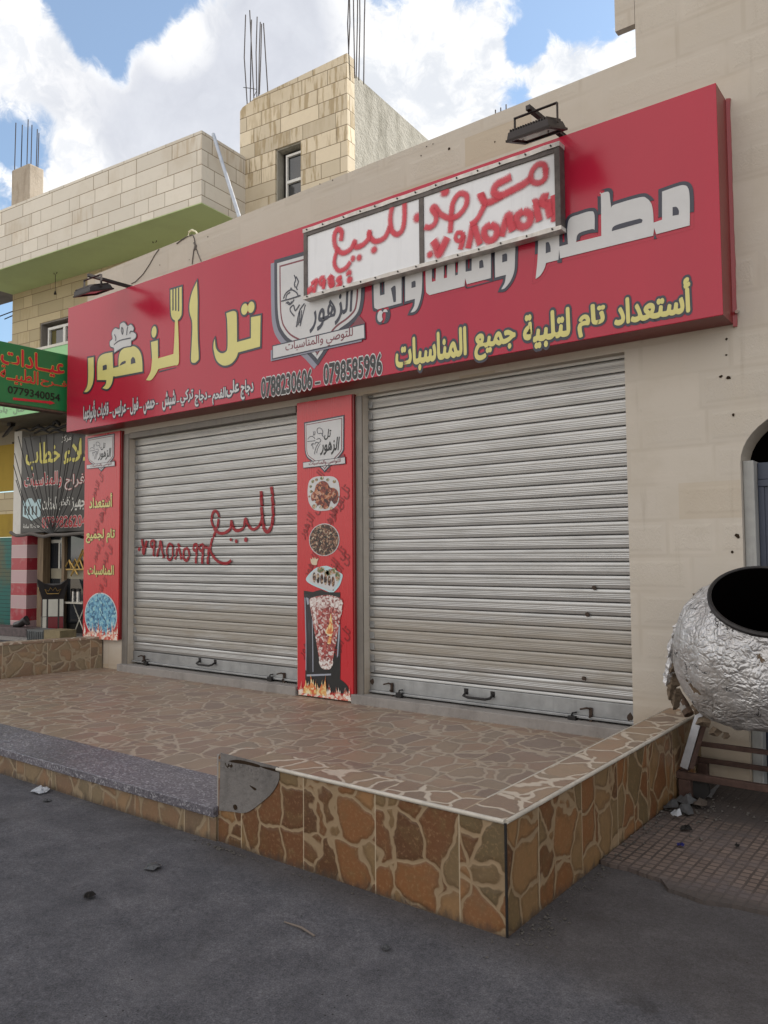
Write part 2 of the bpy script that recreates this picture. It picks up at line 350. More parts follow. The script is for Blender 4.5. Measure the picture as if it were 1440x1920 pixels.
material('clinic_green', gloss((.022, .20, .065), .26))
material('fascia_green', gloss((.22, .50, .21), .3))
def vin(name, col, r=.35): flat(name, col, r, 0, .06, 8)
vin('vinyl_white', (.50, .50, .51)); vin('vinyl_dark', (.028, .028, .042)); vin('vinyl_yellow', (.56, .51, .175)); vin('vinyl_navy', (.024, .026, .045))
vin('vinyl_maroon', (.16, .03, .045)); vin('vinyl_shadow', (.21, .21, .27)); vin('vinyl_red', (.45, .018, .03)); vin('vinyl_black', (.012, .012, .013)); vin('watermark', (.22, .008, .012))
vin('banner_dark', (.042, .036, .032), .4); vin('banner_yellow', (.62, .55, .10)); vin('banner_white', (.62, .61, .57)); vin('pale_blue', (.42, .58, .62)); vin('clinic_red', (.60, .03, .045)); vin('text_grey', (.16, .26, .15))
vin('skin_tone', (.55, .45, .33))
flat('board_white', (.66, .67, .70), .35, 0, .06, 3, streak=.12)
flat('board_frame', (.10, .085, .08), .55, .4, .4, 20, .15)
flat('board_trim', (.52, .49, .46), .45, .3, .3, 14, streak=.3)
flat('lamp_body', (.030, .024, .024), .45, .4, .2, 15)
material('lamp_glass', lambda g: dict(color=(.10, .035, .035), rough=.08, spec=.7))
material('window_glass', lambda g: dict(color=g.mix(g.noise(g.pos(), .9, 3), (.012, .014, .018), (.04, .045, .05)), rough=.06, spec=.8))
material('shop_glass', lambda g: dict(color=(.55, .56, .55), rough=.04, trans=.9, spec=.6))
flat('window_white', (.66, .66, .64), .4, 0, .08)
flat('curtain', (.10, .085, .02), .8)
flat('door_steel', (.045, .055, .085), .4, .2, .25, 3, .05, 20, streak=.2)
flat('door_jamb', (.33, .33, .32), .7, 0, .25, 5, .3, 40, streak=.3)
flat('sooty_black', (.0025, .002, .002), .95, 0, .2, spec=0)
flat('hole_brown', (.035, .024, .017), .95, 0, .3, spec=0)
flat('oven_rim', (.035, .032, .032), .5, .6, .4, 20, .2)
def spray(g):
    uv = g.xyz(g.uv()); a = g.m('ABSOLUTE', uv[1]); p = g.pos()
    n = g.noise(p, 90, 4, .7); n1 = g.noise(p, 18, 3, .6)
    al = g.step(g.m('ADD', a, g.m('ADD', g.m('MULTIPLY', g.m('SUBTRACT', n, .5), .55), g.m('MULTIPLY', g.m('SUBTRACT', n1, .5), .25))), 1.02, .34)
    return dict(color=g.mix(n1, (.46, .014, .032), (.60, .04, .07)), rough=.5, alpha=g.m('MULTIPLY', al, g.m('ADD', .62, g.m('MULTIPLY', g.noise(p, 5.5, 4, .6), .5), clamp=True)))
material('spray_red', spray)
def spray2(g):
    uv = g.xyz(g.uv()); a = g.m('ABSOLUTE', uv[1]); p = g.pos(); n = g.noise(p, 120, 4, .7); n1 = g.noise(p, 14, 3, .6)
    al = g.step(g.m('ADD', a, g.m('ADD', g.m('MULTIPLY', g.m('SUBTRACT', n, .5), .5), g.m('MULTIPLY', g.m('SUBTRACT', n1, .5), .3))), .98, .62)
    return dict(color=g.mix(n1, (.22, .008, .014), (.33, .014, .024)), rough=.5, alpha=al)
material('spray_dark_red', spray2)
def foil(g):
    p = g.pos(); uv = g.uv()
    wv = g.vm('ADD', p, g.scale(g.vm('SUBTRACT', g.noise(p, 6, 3, color=True), (.5, .5, .5)), .12))
    v1 = g.voro(wv, 19, 'DISTANCE_TO_EDGE'); v2 = g.voro(wv, 42, 'DISTANCE_TO_EDGE'); n = g.noise(wv, 24, 6, .65, 1.2); big = g.noise(p, 4.2, 5, .6)
    patch = g.step(g.noise(g.vm('ADD', p, (4.0, 2.0, 7.7)), 5.5, 5, .6), .665, .685)
    crack = g.m('MULTIPLY', g.step(g.voro(g.vm('ADD', wv, g.scale(g.vm('SUBTRACT', g.noise(p, 14, 4, .7, color=True), (.5, .5, .5)), .16)), 2.6, 'DISTANCE_TO_EDGE'), .016, .005), g.step(g.noise(p, 6, 3), .5, .56))
    c = g.mix(g.step(n, .35, .75), (.56, .55, .555), (.42, .41, .405))
    c = g.mix(g.m('MULTIPLY', g.step(big, .52, .68), .45), c, (.25, .22, .20))
    c = g.mix(patch, c, (.12, .082, .052)); c = g.mix(crack, c, (.02, .017, .016))
    bad = g.m('MAXIMUM', patch, crack)
    hgt = g.m('ADD', g.m('MULTIPLY', g.step(v1, 0, .25), .7), g.m('ADD', g.m('MULTIPLY', g.step(v2, 0, .3), .35), g.m('MULTIPLY', n, .8)))
    hgt = g.m('SUBTRACT', g.m('MULTIPLY', hgt, g.m('ADD', .25, g.m('MULTIPLY', g.step(g.noise(p, 3.1, 4, .6), .38, .6), 1.0))), g.m('MULTIPLY', bad, .5))
    return dict(color=c, metal=g.m('MULTIPLY', g.m('SUBTRACT', 1, bad), .62), rough=g.m('ADD', .40, g.m('MULTIPLY', bad, .5)), normal=g.bump(hgt, .6, .014))
material('crinkled_foil', foil)
flat('insulation_wool', (.13, .095, .065), .95, 0, .5, 30, .6, 60)
# printed food pictures
def print_mat(name, stops, scale, dist=1.5, rough=.35):
    def fn(g):
        p = g.pos(); wv = g.vm('ADD', p, g.scale(g.noise(p, scale*.6, 3, color=True), .06))
        n = g.noise(wv, scale, 6, .68, dist); v = g.xyz(g.voro(wv, scale*1.3, out='Color'))[0]
        return dict(color=g.ramp(g.m('ADD', g.m('MULTIPLY', n, .6), g.m('MULTIPLY', v, .4)), stops), rough=rough)
    return material(name, fn)
print_mat('print_roast', [(.30, (.015, .005, .004)), (.42, (.12, .016, .012)), (.53, (.26, .045, .022)), (.63, (.40, .15, .05)), (.74, (.48, .30, .24))], 30)
print_mat('print_grill', [(.34, (.005, .004, .004)), (.46, (.03, .010, .007)), (.55, (.13, .035, .020)), (.64, (.32, .20, .12)), (.74, (.5, .46, .36))], 46)
print_mat('print_shawarma', [(.28, (.10, .02, .02)), (.44, (.32, .05, .05)), (.56, (.42, .14, .12)), (.64, (.55, .48, .46)), (.80, (.66, .62, .60))], 36, .6)
print_mat('print_shawarma_pale', [(.28, (.16, .03, .03)), (.42, (.40, .22, .20)), (.52, (.60, .54, .52)), (.75, (.70, .68, .66))], 40, .6)
print_mat('print_flame', [(.3, (.55, .10, .04)), (.45, (.62, .26, .08)), (.55, (.68, .50, .20)), (.72, (.72, .66, .46))], 26, 2.5)
print_mat('print_flame_white', [(.3, (.45, .04, .035)), (.46, (.60, .20, .14)), (.55, (.68, .56, .46)), (.72, (.72, .70, .66))], 26, 2.5)
print_mat('print_blue', [(.25, (.012, .05, .11)), (.42, (.05, .17, .30)), (.56, (.12, .33, .48)), (.72, (.30, .50, .50)), (.85, (.45, .60, .62))], 26, 2)
print_mat('print_salad', [(.25, (.02, .05, .02)), (.42, (.10, .16, .06)), (.52, (.40, .12, .07)), (.64, (.45, .42, .30)), (.8, (.6, .6, .56))], 46, 1)
material('print_dark_metal', lambda g: dict(color=g.ramp(g.noise(g.scale(g.pos(), (14, 14, 1.2)), 1.2, 3), [(.3, (.008, .008, .012)), (.55, (.03, .028, .035)), (.68, (.16, .17, .20)), (.8, (.40, .42, .48))]), rough=.35))
vin('steel_strip', (.30, .32, .38))
def tile_red(g):
    uv = g.uv(); x = g.xyz(uv); k = g.m('FLOOR', g.m('DIVIDE', x[1], .265)); odd = g.m('FRACT', g.m('MULTIPLY', k, .5))
    n = g.noise(g.pos(), 5, 5, .6)
    c = g.mix(g.m('GREATER_THAN', odd, .25), (.45, .30, .31), (.36, .035, .05))
    c = g.mix(g.m('MULTIPLY', g.step(n, .5, .75), .35), c, (.42, .36, .34))
    fy = g.m('FRACT', g.m('DIVIDE', x[1], .265)); e = g.m('MINIMUM', fy, g.m('SUBTRACT', 1, fy))
    c = g.mix(g.step(e, .03, .01), c, (.5, .45, .42))
    return dict(color=c, rough=.3)
material('red_pink_tiles', tile_red)
def green_shutter(g):
    p = g.pos(); z = g.xyz(p)[2]; s = g.m('FRACT', g.m('DIVIDE', z, .085)); n = g.noise(p, 1.2, 5, .6)
    c = g.mix(g.step(n, .45, .62), (.035, .15, .13), (.12, .125, .075))
    return dict(color=g.mix(g.step(s, .82, .95), c, (.015, .03, .03)), rough=.45, metal=.3, normal=g.bump(s, .4, .02))
material('green_slats', green_shutter)
def wood(g):
    p = g.pos(); n = g.noise(g.scale(p, (18, 18, 1.2)), 1.5, 6, .65)
    return dict(color=g.ramp(n, [(.3, (.09, .058, .032)), (.6, (.19, .13, .075)), (.8, (.26, .19, .115))]), rough=.7, normal=g.bump(n, .2, .01))
material('old_wood', wood)
flat('dark_interior', (.045, .040, .036), .9, 0, .4, 2)
flat('beige_reflection', (.30, .27, .20), .8, 0, .3, 2)
flat('gold_paint', (.50, .32, .09), .4, .4, .2, 20)
flat('black_board', (.022, .018, .018), .4, 0, .2, 10)
flat('panel_cream', (.52, .50, .44), .4); flat('panel_maroon', (.16, .012, .018), .3); flat('chrome', (.62, .62, .63), .18, 1, .1)
flat('table_white', (.5, .47, .40), .5); flat('ac_grey', (.12, .125, .125), .6, .2, .3, 9); flat('ac_tan', (.22, .17, .09), .7, 0, .3, 9)
flat('black_cable', (.012, .011, .011), .6); flat('grey_sleeve', (.12, .105, .095), .8, 0, .3, 20); flat('cream_cable', (.55, .52, .38), .6)
flat('paper_white', (.62, .64, .68), .7, 0, .15, 40); flat('grey_scrap', (.12, .12, .125), .7, 0, .3, 40); flat('plastic_clear', (.15, .15, .155), .3, 0, .3, 40)
flat('blue_cap', (.012, .014, .16), .4); flat('twig_brown', (.15, .12, .10), .9); flat('dark_leaf', (.022, .018, .016), .8)
flat('pebble', (.085, .076, .068), .9, 0, .5, 40); flat('rust_pipe', (.12, .075, .05), .85, 0, .5, 25, .4, 50); flat('pale_sleeve', (.30, .28, .26), .7, 0, .3, 25)
flat('roof_grey', (.28, .27, .25), .9)
flat('patterned_kerb', (.10, .075, .075), .7, 0, .5, 12)
M = MATS

# ------------------------------------------------------------------ geometry helpers
def link(name, me, mat, parent=None, smooth=False):
    o = bpy.data.objects.new(name, me); COL.objects.link(o)
    if mat is not None: me.materials.append(M[mat] if isinstance(mat, str) else mat)
    if parent is not None:
        o.parent = parent
        # meshes are written in world coordinates, so undo the Empty's own placement (parents that are meshes sit at the origin)
        if parent.type == 'EMPTY' and not parent.get('local'):
            o.matrix_parent_inverse = Matrix.Translation(-parent.location)
    for p in me.polygons: p.use_smooth = smooth
    return o
def thing(name, label, cat, loc=(0, 0, 0), group=None, local=False):
    o = bpy.data.objects.new(name, None); COL.objects.link(o); o.empty_display_size = .1
    o.location = loc; tag(o, label, cat, group)
    if local: o['local'] = 1
    return o
def tag(o, label, cat, group=None):
    o['label'] = label; o['category'] = cat
    if group: o['group'] = group
    return o
def struct(o, kind='structure'): o['kind'] = kind; return o

class MB:
    def __init__(s): s.bm = bmesh.new(); s.uvl = s.bm.loops.layers.uv.new('UVMap'); s.M = Matrix.Identity(4)
    def face(s, pts, uvs=None):
        pts = [Vector(p) for p in pts]
        vs = [s.bm.verts.new(s.M @ p) for p in pts]
        try: f = s.bm.faces.new(vs)
        except ValueError: return None
        if uvs is None:
            n = Vector((0, 0, 0))
            for i in range(len(pts)):
                a, b = pts[i], pts[(i+1) % len(pts)]; n += a.cross(b)
            ax = max(range(3), key=lambda i: abs(n[i]))
            uvs = [((p.y, p.z), (p.x, p.z), (p.x, p.y))[ax] for p in pts]
        for l, uv in zip(f.loops, uvs): l[s.uvl].uv = uv
        return f
    def box(s, x0, x1, y0, y1, z0, z1):
        a = [Vector((x, y, z)) for z in (z0, z1) for y in (y0, y1) for x in (x0, x1)]
        for q in ((0, 2, 3, 1), (4, 5, 7, 6), (0, 1, 5, 4), (2, 6, 7, 3), (0, 4, 6, 2), (1, 3, 7, 5)): s.face([a[i] for i in q])
        return s
    def prism(s, poly, y0, y1):
        "poly in (x,z), extruded along y"
        A = [(x, y0, z) for x, z in poly]; B = [(x, y1, z) for x, z in poly]
        ar = sum(poly[i][0]*poly[(i+1) % len(poly)][1]-poly[(i+1) % len(poly)][0]*poly[i][1] for i in range(len(poly)))
        if ar < 0: A.reverse(); B.reverse()
        s.face(A); s.face(B[::-1])
        for i in range(len(A)):
            j = (i+1) % len(A); s.face([A[j], A[i], B[i], B[j]])
        return s
    def prismz(s, poly, z0, z1):
        A = [(x, y, z0) for x, y in poly]; B = [(x, y, z1) for x, y in poly]
        ar = sum(poly[i][0]*poly[(i+1) % len(poly)][1]-poly[(i+1) % len(poly)][0]*poly[i][1] for i in range(len(poly)))
        if ar < 0: A.reverse(); B.reverse()
        s.face(A[::-1]); s.face(B)
        for i in range(len(A)):
            j = (i+1) % len(A); s.face([A[i], A[j], B[j], B[i]])
        return s
    def hexa(s, b, t):
        "four bottom and four top points"
        s.face(b[::-1]); s.face(t)
        for i in range(4): j = (i+1) % 4; s.face([b[i], b[j], t[j], t[i]])
        return s
    def tube(s, pts, r, n=8, flat_=1.0):
        pts = [Vector(p) for p in pts]; rings = []
        ref = Vector((0, 0, 1))
        for i, p in enumerate(pts):
            d = (pts[min(i+1, len(pts)-1)]-pts[max(i-1, 0)]).normalized()
            if abs(d.dot(ref)) > .97: ref = Vector((1, 0, 0))
            a = d.cross(ref).normalized(); b = d.cross(a).normalized()
            rr = r[i] if hasattr(r, '__len__') else r
            rings.append([p + a*(rr*math.cos(2*math.pi*k/n)) + b*(rr*flat_*math.sin(2*math.pi*k/n)) for k in range(n)])
        for i in range(len(rings)-1):
            for k in range(n):
                j = (k+1) % n; s.face([rings[i][k], rings[i][j], rings[i+1][j], rings[i+1][k]])
        s.face(rings[0][::-1]); s.face(rings[-1]); return s
    def bar(s, a, b, wd, h, up=(0, 0, 1)):
        a, b = Vector(a), Vector(b); d = (b-a).normalized(); x = d.cross(Vector(up)).normalized(); z = x.cross(d)
        q = [(-wd/2, -h/2), (wd/2, -h/2), (wd/2, h/2), (-wd/2, h/2)]
        return s.hexa([a+x*i+z*j for i, j in q], [b+x*i+z*j for i, j in q])
    def build(s, name, mat, parent=None, smooth=False, bevel=0, seg=2, weld=True):
        bm = s.bm
        if weld: bmesh.ops.remove_doubles(bm, verts=bm.verts, dist=1e-5)
        if bevel:
            bmesh.ops.recalc_face_normals(bm, faces=bm.faces)
            es = [e for e in bm.edges if len(e.link_faces) == 2 and e.calc_face_angle(0) > .5]
            bmesh.ops.bevel(bm, geom=es, offset=bevel, segments=seg, affect='EDGES', profile=.5)
        else: bmesh.ops.recalc_face_normals(bm, faces=bm.faces)
        me = bpy.data.meshes.new(name); bm.to_mesh(me); bm.free()
        o = link(name, me, mat, parent, smooth)
        if smooth and bevel == 0:
            try: me.set_sharp_from_angle(angle=R(40))
            except Exception: pass
        return o

def crom(pts, n=6, closed=False):
    "Catmull-Rom; a point with third value 1 is a corner"
    P = [(p[0], p[1], len(p) > 2 and p[2] or 0) for p in pts]
    out = []; L = len(P)
    rng = range(L if closed else L-1)
    for i in rng:
        p1, p2 = P[i], P[(i+1) % L]
        p0 = P[i-1] if (closed or i > 0) else p1
        p3 = P[(i+2) % L] if (closed or i+2 < L) else p2
        if p1[2]: p0 = p1
        if p2[2]: p3 = p2
        if p1[2] and p2[2]: out.append(p1[:2]); continue
        for k in range(n):
            t = k/n
            out.append(tuple(.5*(2*p1[c]+(p2[c]-p0[c])*t+(2*p0[c]-5*p1[c]+4*p2[c]-p3[c])*t*t+(3*p1[c]-p0[c]-3*p2[c]+p3[c])*t**3) for c in (0, 1)))
    if not closed: out.append(P[-1][:2])
    return out

class Plane:
    "a vertical face of the place: local x along it, local y up, local z towards the viewer's side"
    def __init__(s, origin, rot): s.o = Vector(origin); s.M = Matrix.Translation(s.o) @ Matrix.Rotation(rot, 4, 'Z') @ Matrix.Rotation(R(90), 4, 'X'); s.I = s.M.inverted(); s.n = (s.M.to_3x3() @ Vector((0, 0, 1)))
    def px(s, x, y, lift=0):
        d = ray(x, y); t = (s.o + s.n*lift - EYE).dot(s.n)/d.dot(s.n); v = s.I @ (EYE + d*t); return (v.x, v.y)
    def w(s, x, y, lift=0): return s.M @ Vector((x, y, lift))
    def pw(s, x, y, lift=0): a = s.px(x, y, lift); return s.w(a[0], a[1], lift)

def curve_mesh(cu, mtx):
    o = bpy.data.objects.new('tmp', cu); COL.objects.link(o)
    bpy.context.view_layer.update(); dg = bpy.context.evaluated_depsgraph_get()
    me = bpy.data.meshes.new_from_object(o.evaluated_get(dg)); me.transform(mtx)
    bpy.data.objects.remove(o); bpy.data.curves.remove(cu); me.materials.clear()
    return me
def art_mesh(loops, mtx, offset=0, lift=.003, thick=.0006):
    cu = bpy.data.curves.new('tmp', 'CURVE'); cu.dimensions = '2D'; cu.fill_mode = 'BOTH'; cu.extrude = thick; cu.offset = offset
    for lp in loops:
        sp = cu.splines.new('POLY'); sp.points.add(len(lp)-1); sp.use_cyclic_u = True
        for q, p in zip(sp.points, lp): q.co = (p[0], p[1], 0, 1)
    return curve_mesh(cu, mtx @ Matrix.Translation((0, 0, lift)))
def ccw(lp, want=True):
    a = sum(lp[i][0]*lp[(i+1) % len(lp)][1]-lp[(i+1) % len(lp)][0]*lp[i][1] for i in range(len(lp)))
    return lp if (a > 0) == want else lp[::-1]
def area_(lp): return abs(sum(lp[i][0]*lp[(i+1) % len(lp)][1]-lp[(i+1) % len(lp)][0]*lp[i][1] for i in range(len(lp))))
def grow(lp, d):
    "offset a closed outline outwards by d (mitred, limited)"
    lp = ccw(lp); n = len(lp); out = []
    for i in range(n):
        p0, p1, p2 = Vector(lp[i-1]), Vector(lp[i]), Vector(lp[(i+1) % n])
        e1, e2 = p1-p0, p2-p1
        if e1.length < 1e-7 or e2.length < 1e-7: continue
        n1 = Vector((e1.y, -e1.x)).normalized(); n2 = Vector((e2.y, -e2.x)).normalized()
        b = n1+n2
        if b.length < .3: out.append(tuple(p1+n1*d)); out.append(tuple(p1+n2*d)); continue
        b.normalize(); k = min(1/max(.35, b.dot(n1)), 1.6)
        out.append(tuple(p1+b*d*k))
    return out
def art(name, loops, plane, mat, parent, lift=.004, off=0):
    lps = [grow(l, off) if off else l for l in loops]
    me = art_mesh(lps, plane.M, 0, lift)
    return link(name, me, mat, parent)
def arts(name, loops, plane, mat, parent, lift=.004):
    for l in loops: art(name, [l], plane, mat, parent, lift)
def pxl(plane, pts, sx=1, sy=1, ox=0, oy=0, closed=True, n=6):
    "outline measured on a zoomed view of the photograph -> local metres"
    return crom([(*plane.px(ox+p[0]/sx, oy+p[1]/sy), *(p[2:] if len(p) > 2 else ())) for p in pts], n, closed)
def ell(cx, cy, rx, ry, n=28): return [(cx+rx*math.cos(2*math.pi*k/n), cy+ry*math.sin(2*math.pi*k/n)) for k in range(n)]
RIB = [0]
def ribbon(pts, plane, width, lift_fn, mb, step=.012, nw=5):
    RIB[0] = (RIB[0]+1) % 9; extra = .0003*RIB[0]
    "a sprayed stroke lying on a surface; uv.y runs -1..1 across it"
    L = [Vector(p) for p in pts]; out = [L[0]]
    for a, b in zip(L, L[1:]):
        k = max(1, int((b-a).length/step)); out += [a.lerp(b, (i+1)/k) for i in range(k)]
    rows = []; dist = 0
    for i, p in enumerate(out):
        d = out[min(i+2, len(out)-1)]-out[max(i-2, 0)]
        d = d.normalized() if d.length > 1e-6 else Vector((1, 0)); nn = Vector((-d.y, d.x))
        if i: dist += (p-out[i-1]).length
        row = []
        for k in range(nw):
            t = k/(nw-1)*2-1; q = p+nn*(t*width/2)
            row.append((plane.w(q.x, q.y, lift_fn(q.x, q.y)+extra+.0022*i/len(out)), (dist, t)))
        rows.append(row)
    for i in range(len(rows)-1):
        for k in range(nw-1):
            a, b, c, d = rows[i][k], rows[i+1][k], rows[i+1][k+1], rows[i][k+1]
            mb.face([a[0], b[0], c[0], d[0]], [a[1], b[1], c[1], d[1]])
def dab(p, r, plane, lift_fn, mb):
    n = 16; c = (plane.w(p[0], p[1], lift_fn(*p)), (0, 0)); ring = []
    for k in range(n):
        x, y = p[0]+r*math.cos(2*math.pi*k/n), p[1]+r*math.sin(2*math.pi*k/n); ring.append((plane.w(x, y, lift_fn(x, y)), (k/n, 1)))
    for k in range(n):
        a, b = ring[k], ring[(k+1) % n]; mb.face([c[0], a[0], b[0]], [c[1], a[1], b[1]])

# Arabic letters joined by presentation forms, written out in visual order
AR = {'ا': (0xFE8D, 2), 'أ': (0xFE83, 2), 'ب': (0xFE8F, 4), 'ة': (0xFE93, 2), 'ت': (0xFE95, 4), 'ج': (0xFE9D, 4), 'ح': (0xFEA1, 4), 'خ': (0xFEA5, 4), 'د': (0xFEA9, 2), 'ر': (0xFEAD, 2), 'ز': (0xFEAF, 2), 'س': (0xFEB1, 4), 'ش': (0xFEB5, 4), 'ص': (0xFEB9, 4), 'ض': (0xFEBD, 4), 'ط': (0xFEC1, 4), 'ظ': (0xFEC5, 4), 'ع': (0xFEC9, 4), 'غ': (0xFECD, 4), 'ف': (0xFED1, 4), 'ق': (0xFED5, 4), 'ك': (0xFED9, 4), 'ل': (0xFEDD, 4), 'م': (0xFEE1, 4), 'ن': (0xFEE5, 4), 'ه': (0xFEE9, 4), 'و': (0xFEED, 2), 'ى': (0xFEEF, 2), 'ي': (0xFEF1, 4), 'ء': (0xFE80, 1)}
def shape(s):
    out = []; prev = False; i = 0
    while i < len(s):
        c = s[i]
        if c == 'ـ': out.append(c); prev = True; i += 1; continue
        if c not in AR: out.append(c); prev = False; i += 1; continue
        if c == 'ل' and i+1 < len(s) and s[i+1] in 'اأ':
            out.append(chr({'ا': 0xFEFB, 'أ': 0xFEF7}[s[i+1]] + (1 if prev else 0))); prev = False; i += 2; continue
        code, k = AR[c]; nx = s[i+1] if i+1 < len(s) else ''
        nj = (nx == 'ـ' or (nx in AR and AR[nx][1] > 1)) and k == 4
        f = (3 if nj else 1) if prev else (2 if nj else 0)
        if k == 1: f = 0
        out.append(chr(code+f)); prev = nj; i += 1
    out.reverse(); t = ''.join(out)
    import re
    return re.sub(r'[0-9٠-٩]+', lambda m_: m_.group(0)[::-1], t)
def text_mesh(s, offset=0, shear=0, res=3):
    "flat lettering; made bolder (or an outline) by stacking shifted copies of the cut sheet, each a hair behind the next"
    cu = bpy.data.curves.new('tmp', 'FONT'); cu.body = s; cu.size = 1; cu.shear = shear; cu.resolution_u = res; cu.fill_mode = 'BOTH'; cu.extrude = 0
    me = curve_mesh(cu, Matrix.Identity(4))
    bm = bmesh.new(); bm.from_mesh(me); bpy.data.meshes.remove(me)
    left = set(bm.faces); k = 0
    while left:
        f0 = left.pop(); st = [f0]; vs = set(f0.verts)
        while st:
            f = st.pop()
            for e in f.edges:
                for q in e.link_faces:
                    if q in left: left.discard(q); st.append(q); vs.update(q.verts)
        for v in vs: v.co.z = .0008*(k % 3)
        k += 1
    m0 = bpy.data.meshes.new('text'); bm.to_mesh(m0); bm.free()
    if not offset: return m0
    out = bmesh.new(); n = 8 if offset < .05 else 14
    rings = [(offset, n)] + ([(offset*.5, 6)] if offset > .07 else [])
    i = 0
    for r, n in rings:
        for j in range(n):
            t = m0.copy(); t.transform(Matrix.Translation((r*math.cos(2*math.pi*j/n), r*math.sin(2*math.pi*j/n), -.00005*i))); out.from_mesh(t); bpy.data.meshes.remove(t); i += 1
    t = m0.copy(); t.transform(Matrix.Translation((0, 0, .00006))); out.from_mesh(t); bpy.data.meshes.remove(t)
    me = bpy.data.meshes.new('text'); out.to_mesh(me); out.free(); return me
def bounds(me):
    xs = [v.co.x for v in me.vertices]; ys = [v.co.y for v in me.vertices]; return min(xs), max(xs), min(ys), max(ys)
def lettering(name, s, plane, x0, x1, y0, y1, mat, parent, bold=.0, outline=None, omat=None, lift=.006, rot=0, shear=0, arabic=True):
    "text fitted to a box x0..x1, y0..y1 of the plane"
    t = shape(s) if arabic else s
    me = text_mesh(t, bold, shear); b = bounds(me)
    sx, sy = (x1-x0)/(b[1]-b[0]), (y1-y0)/(b[3]-b[2])
    A = plane.M @ Matrix.Translation(((x0+x1)/2, (y0+y1)/2, lift)) @ Matrix.Rotation(rot, 4, 'Z') @ Matrix.Diagonal((sx, sy, 1, 1)) @ Matrix.Translation((-(b[0]+b[1])/2, -(b[2]+b[3])/2, 0))
    me.transform(A); o = link(name, me, mat, parent)
    if outline:
        m2 = text_mesh(t, bold+outline, shear); A2 = plane.M @ Matrix.Translation((0, 0, -.0032)) @ plane.I @ A
        m2.transform(A2); q = link('letter_outline', m2, omat, o)
    return o
def tbox(plane, xl, xr, xref, yt, yb):
    a = plane.px(xl, (yt+yb)/2)[0]; b = plane.px(xr, (yt+yb)/2)[0]
    return a, b, plane.px(xref, yb)[1], plane.px(xref, yt)[1]

YF = 5.85                                       # the shop's front wall
FL0, FL1 = .185, .215                           # terrace floor: at its front edge and at the wall
TH = R(5.3)                                     # the neighbouring building stands slightly turned
NBO = Vector((-10.2, 9.58, 0))
NBM = Matrix.Translation(NBO) @ Matrix.Rotation(TH, 4, 'Z')      # its local x along its front, -y towards the street
def NB(o=0): return Plane(NBO + (NBM.to_3x3() @ Vector((0, -o, 0))), TH)

# ================================================================== ground
def sheet(name, x0, x1, y0, y1, z, mat, nx=1, ny=1, fz=None):
    mb = MB()
    for i in range(nx):
        for j in range(ny):
            xa, xb = x0+(x1-x0)*i/nx, x0+(x1-x0)*(i+1)/nx; ya, yb = y0+(y1-y0)*j/ny, y0+(y1-y0)*(j+1)/ny
            mb.face([(x, y, fz(x, y) if fz else z) for x, y in ((xa, ya), (xb, ya), (xb, yb), (xa, yb))])
    return mb.build(name, mat)
mb = MB()
def roadz(x, y):
    if -9 < x < 2 and -1 < y < 3.2: return .006*mnoise.noise(Vector((x*1.3, y*1.3, 0))) - .004
    return -.004
nx, ny = 66, 30
xs = [-600, -60, -20] + [-11+13.5*i/nx for i in range(nx+1)] + [10, 60, 600]; ys = [-600, -60, -10] + [-2+5.6*j/ny for j in range(ny+1)] + [10, 60, 600]
vv = [[mb.bm.verts.new((x, y, roadz(x, y))) for x in xs] for y in ys]
for j in range(len(ys)-1):
    for i in range(len(xs)-1):
        f = mb.bm.faces.new((vv[j][i], vv[j][i+1], vv[j+1][i+1], vv[j+1][i]))
        for l in f.loops: l[mb.uvl].uv = l.vert.co.xy
struct(mb.build('road', 'asphalt', smooth=True, weld=False))
mb = MB(); mb.face([(-90, -60, .0), (90, -60, .0), (90, -4.2, .0), (-90, -4.2, .0)]); struct(mb.build('ground', 'pale_bounce_ground'))  # unseen pale ground behind the camera, added to bounce sunlight onto the fronts
# pavement right of the terrace, with a broken front edge
rp = random.Random(3)
edge = [(-1.66, 4.00), (-1.60, 3.985), (-1.5, 3.99), (-1.42, 3.965), (-1.33, 3.95), (-1.27, 3.86), (-1.2, 3.85), (-1.1, 3.82), (-.98, 3.86), (-.8, 3.87), (-.5, 3.84), (0, 3.86), (1.5, 3.85), (6, 3.85)]
mb = MB(); mb.prismz(edge + [(6, 5.86), (-1.66, 5.86)], -.02, .016)
struct(mb.build('pavement', 'small_grid_paving'))

# terrace: floor slab sloping up a little to the wall
X0, X1, YS = -9.3, -1.88, 3.24
def tz(y): return FL0 + (FL1-FL0)*(y-3.2)/(YF-3.2)
mb = MB()
mb.hexa([(-9.42, YS, -.02), (X1+.02, YS, -.02), (X1+.02, YF+.05, -.02), (-8.87, YF+.05, -.02)], [(-9.42, YS, tz(YS)), (X1+.02, YS, tz(YS)), (X1+.02, YF+.05, tz(YF)), (-8.87, YF+.05, tz(YF))])
terr = struct(mb.build('terrace', 'flagstone_floor'))
mb = MB(); mb.box(-9.9, -3.52, 3.045, YS, -.02, FL0-.055); struct(mb.build('terrace_riser', 'flagstone_tile_worn'))
for i, (a, b) in enumerate(((-6.02, -3.515), (-9.9, -6.025))):
    mb = MB(); mb.box(a, b, 3.02, 3.47, FL0-.05, FL0+.004); struct(mb.build('terrace_step', 'granite_terrazzo', bevel=.004))
# grey mortar strip under the shutters
mb = MB(); mb.box(-8.49, -5.51, YF-.075, YF+.2, FL1-.05, .296); mb.box(-4.8, -2.15, YF-.075, YF+.2, FL1-.05, .296)
struct(mb.build('door_sill', 'concrete', bevel=.006))

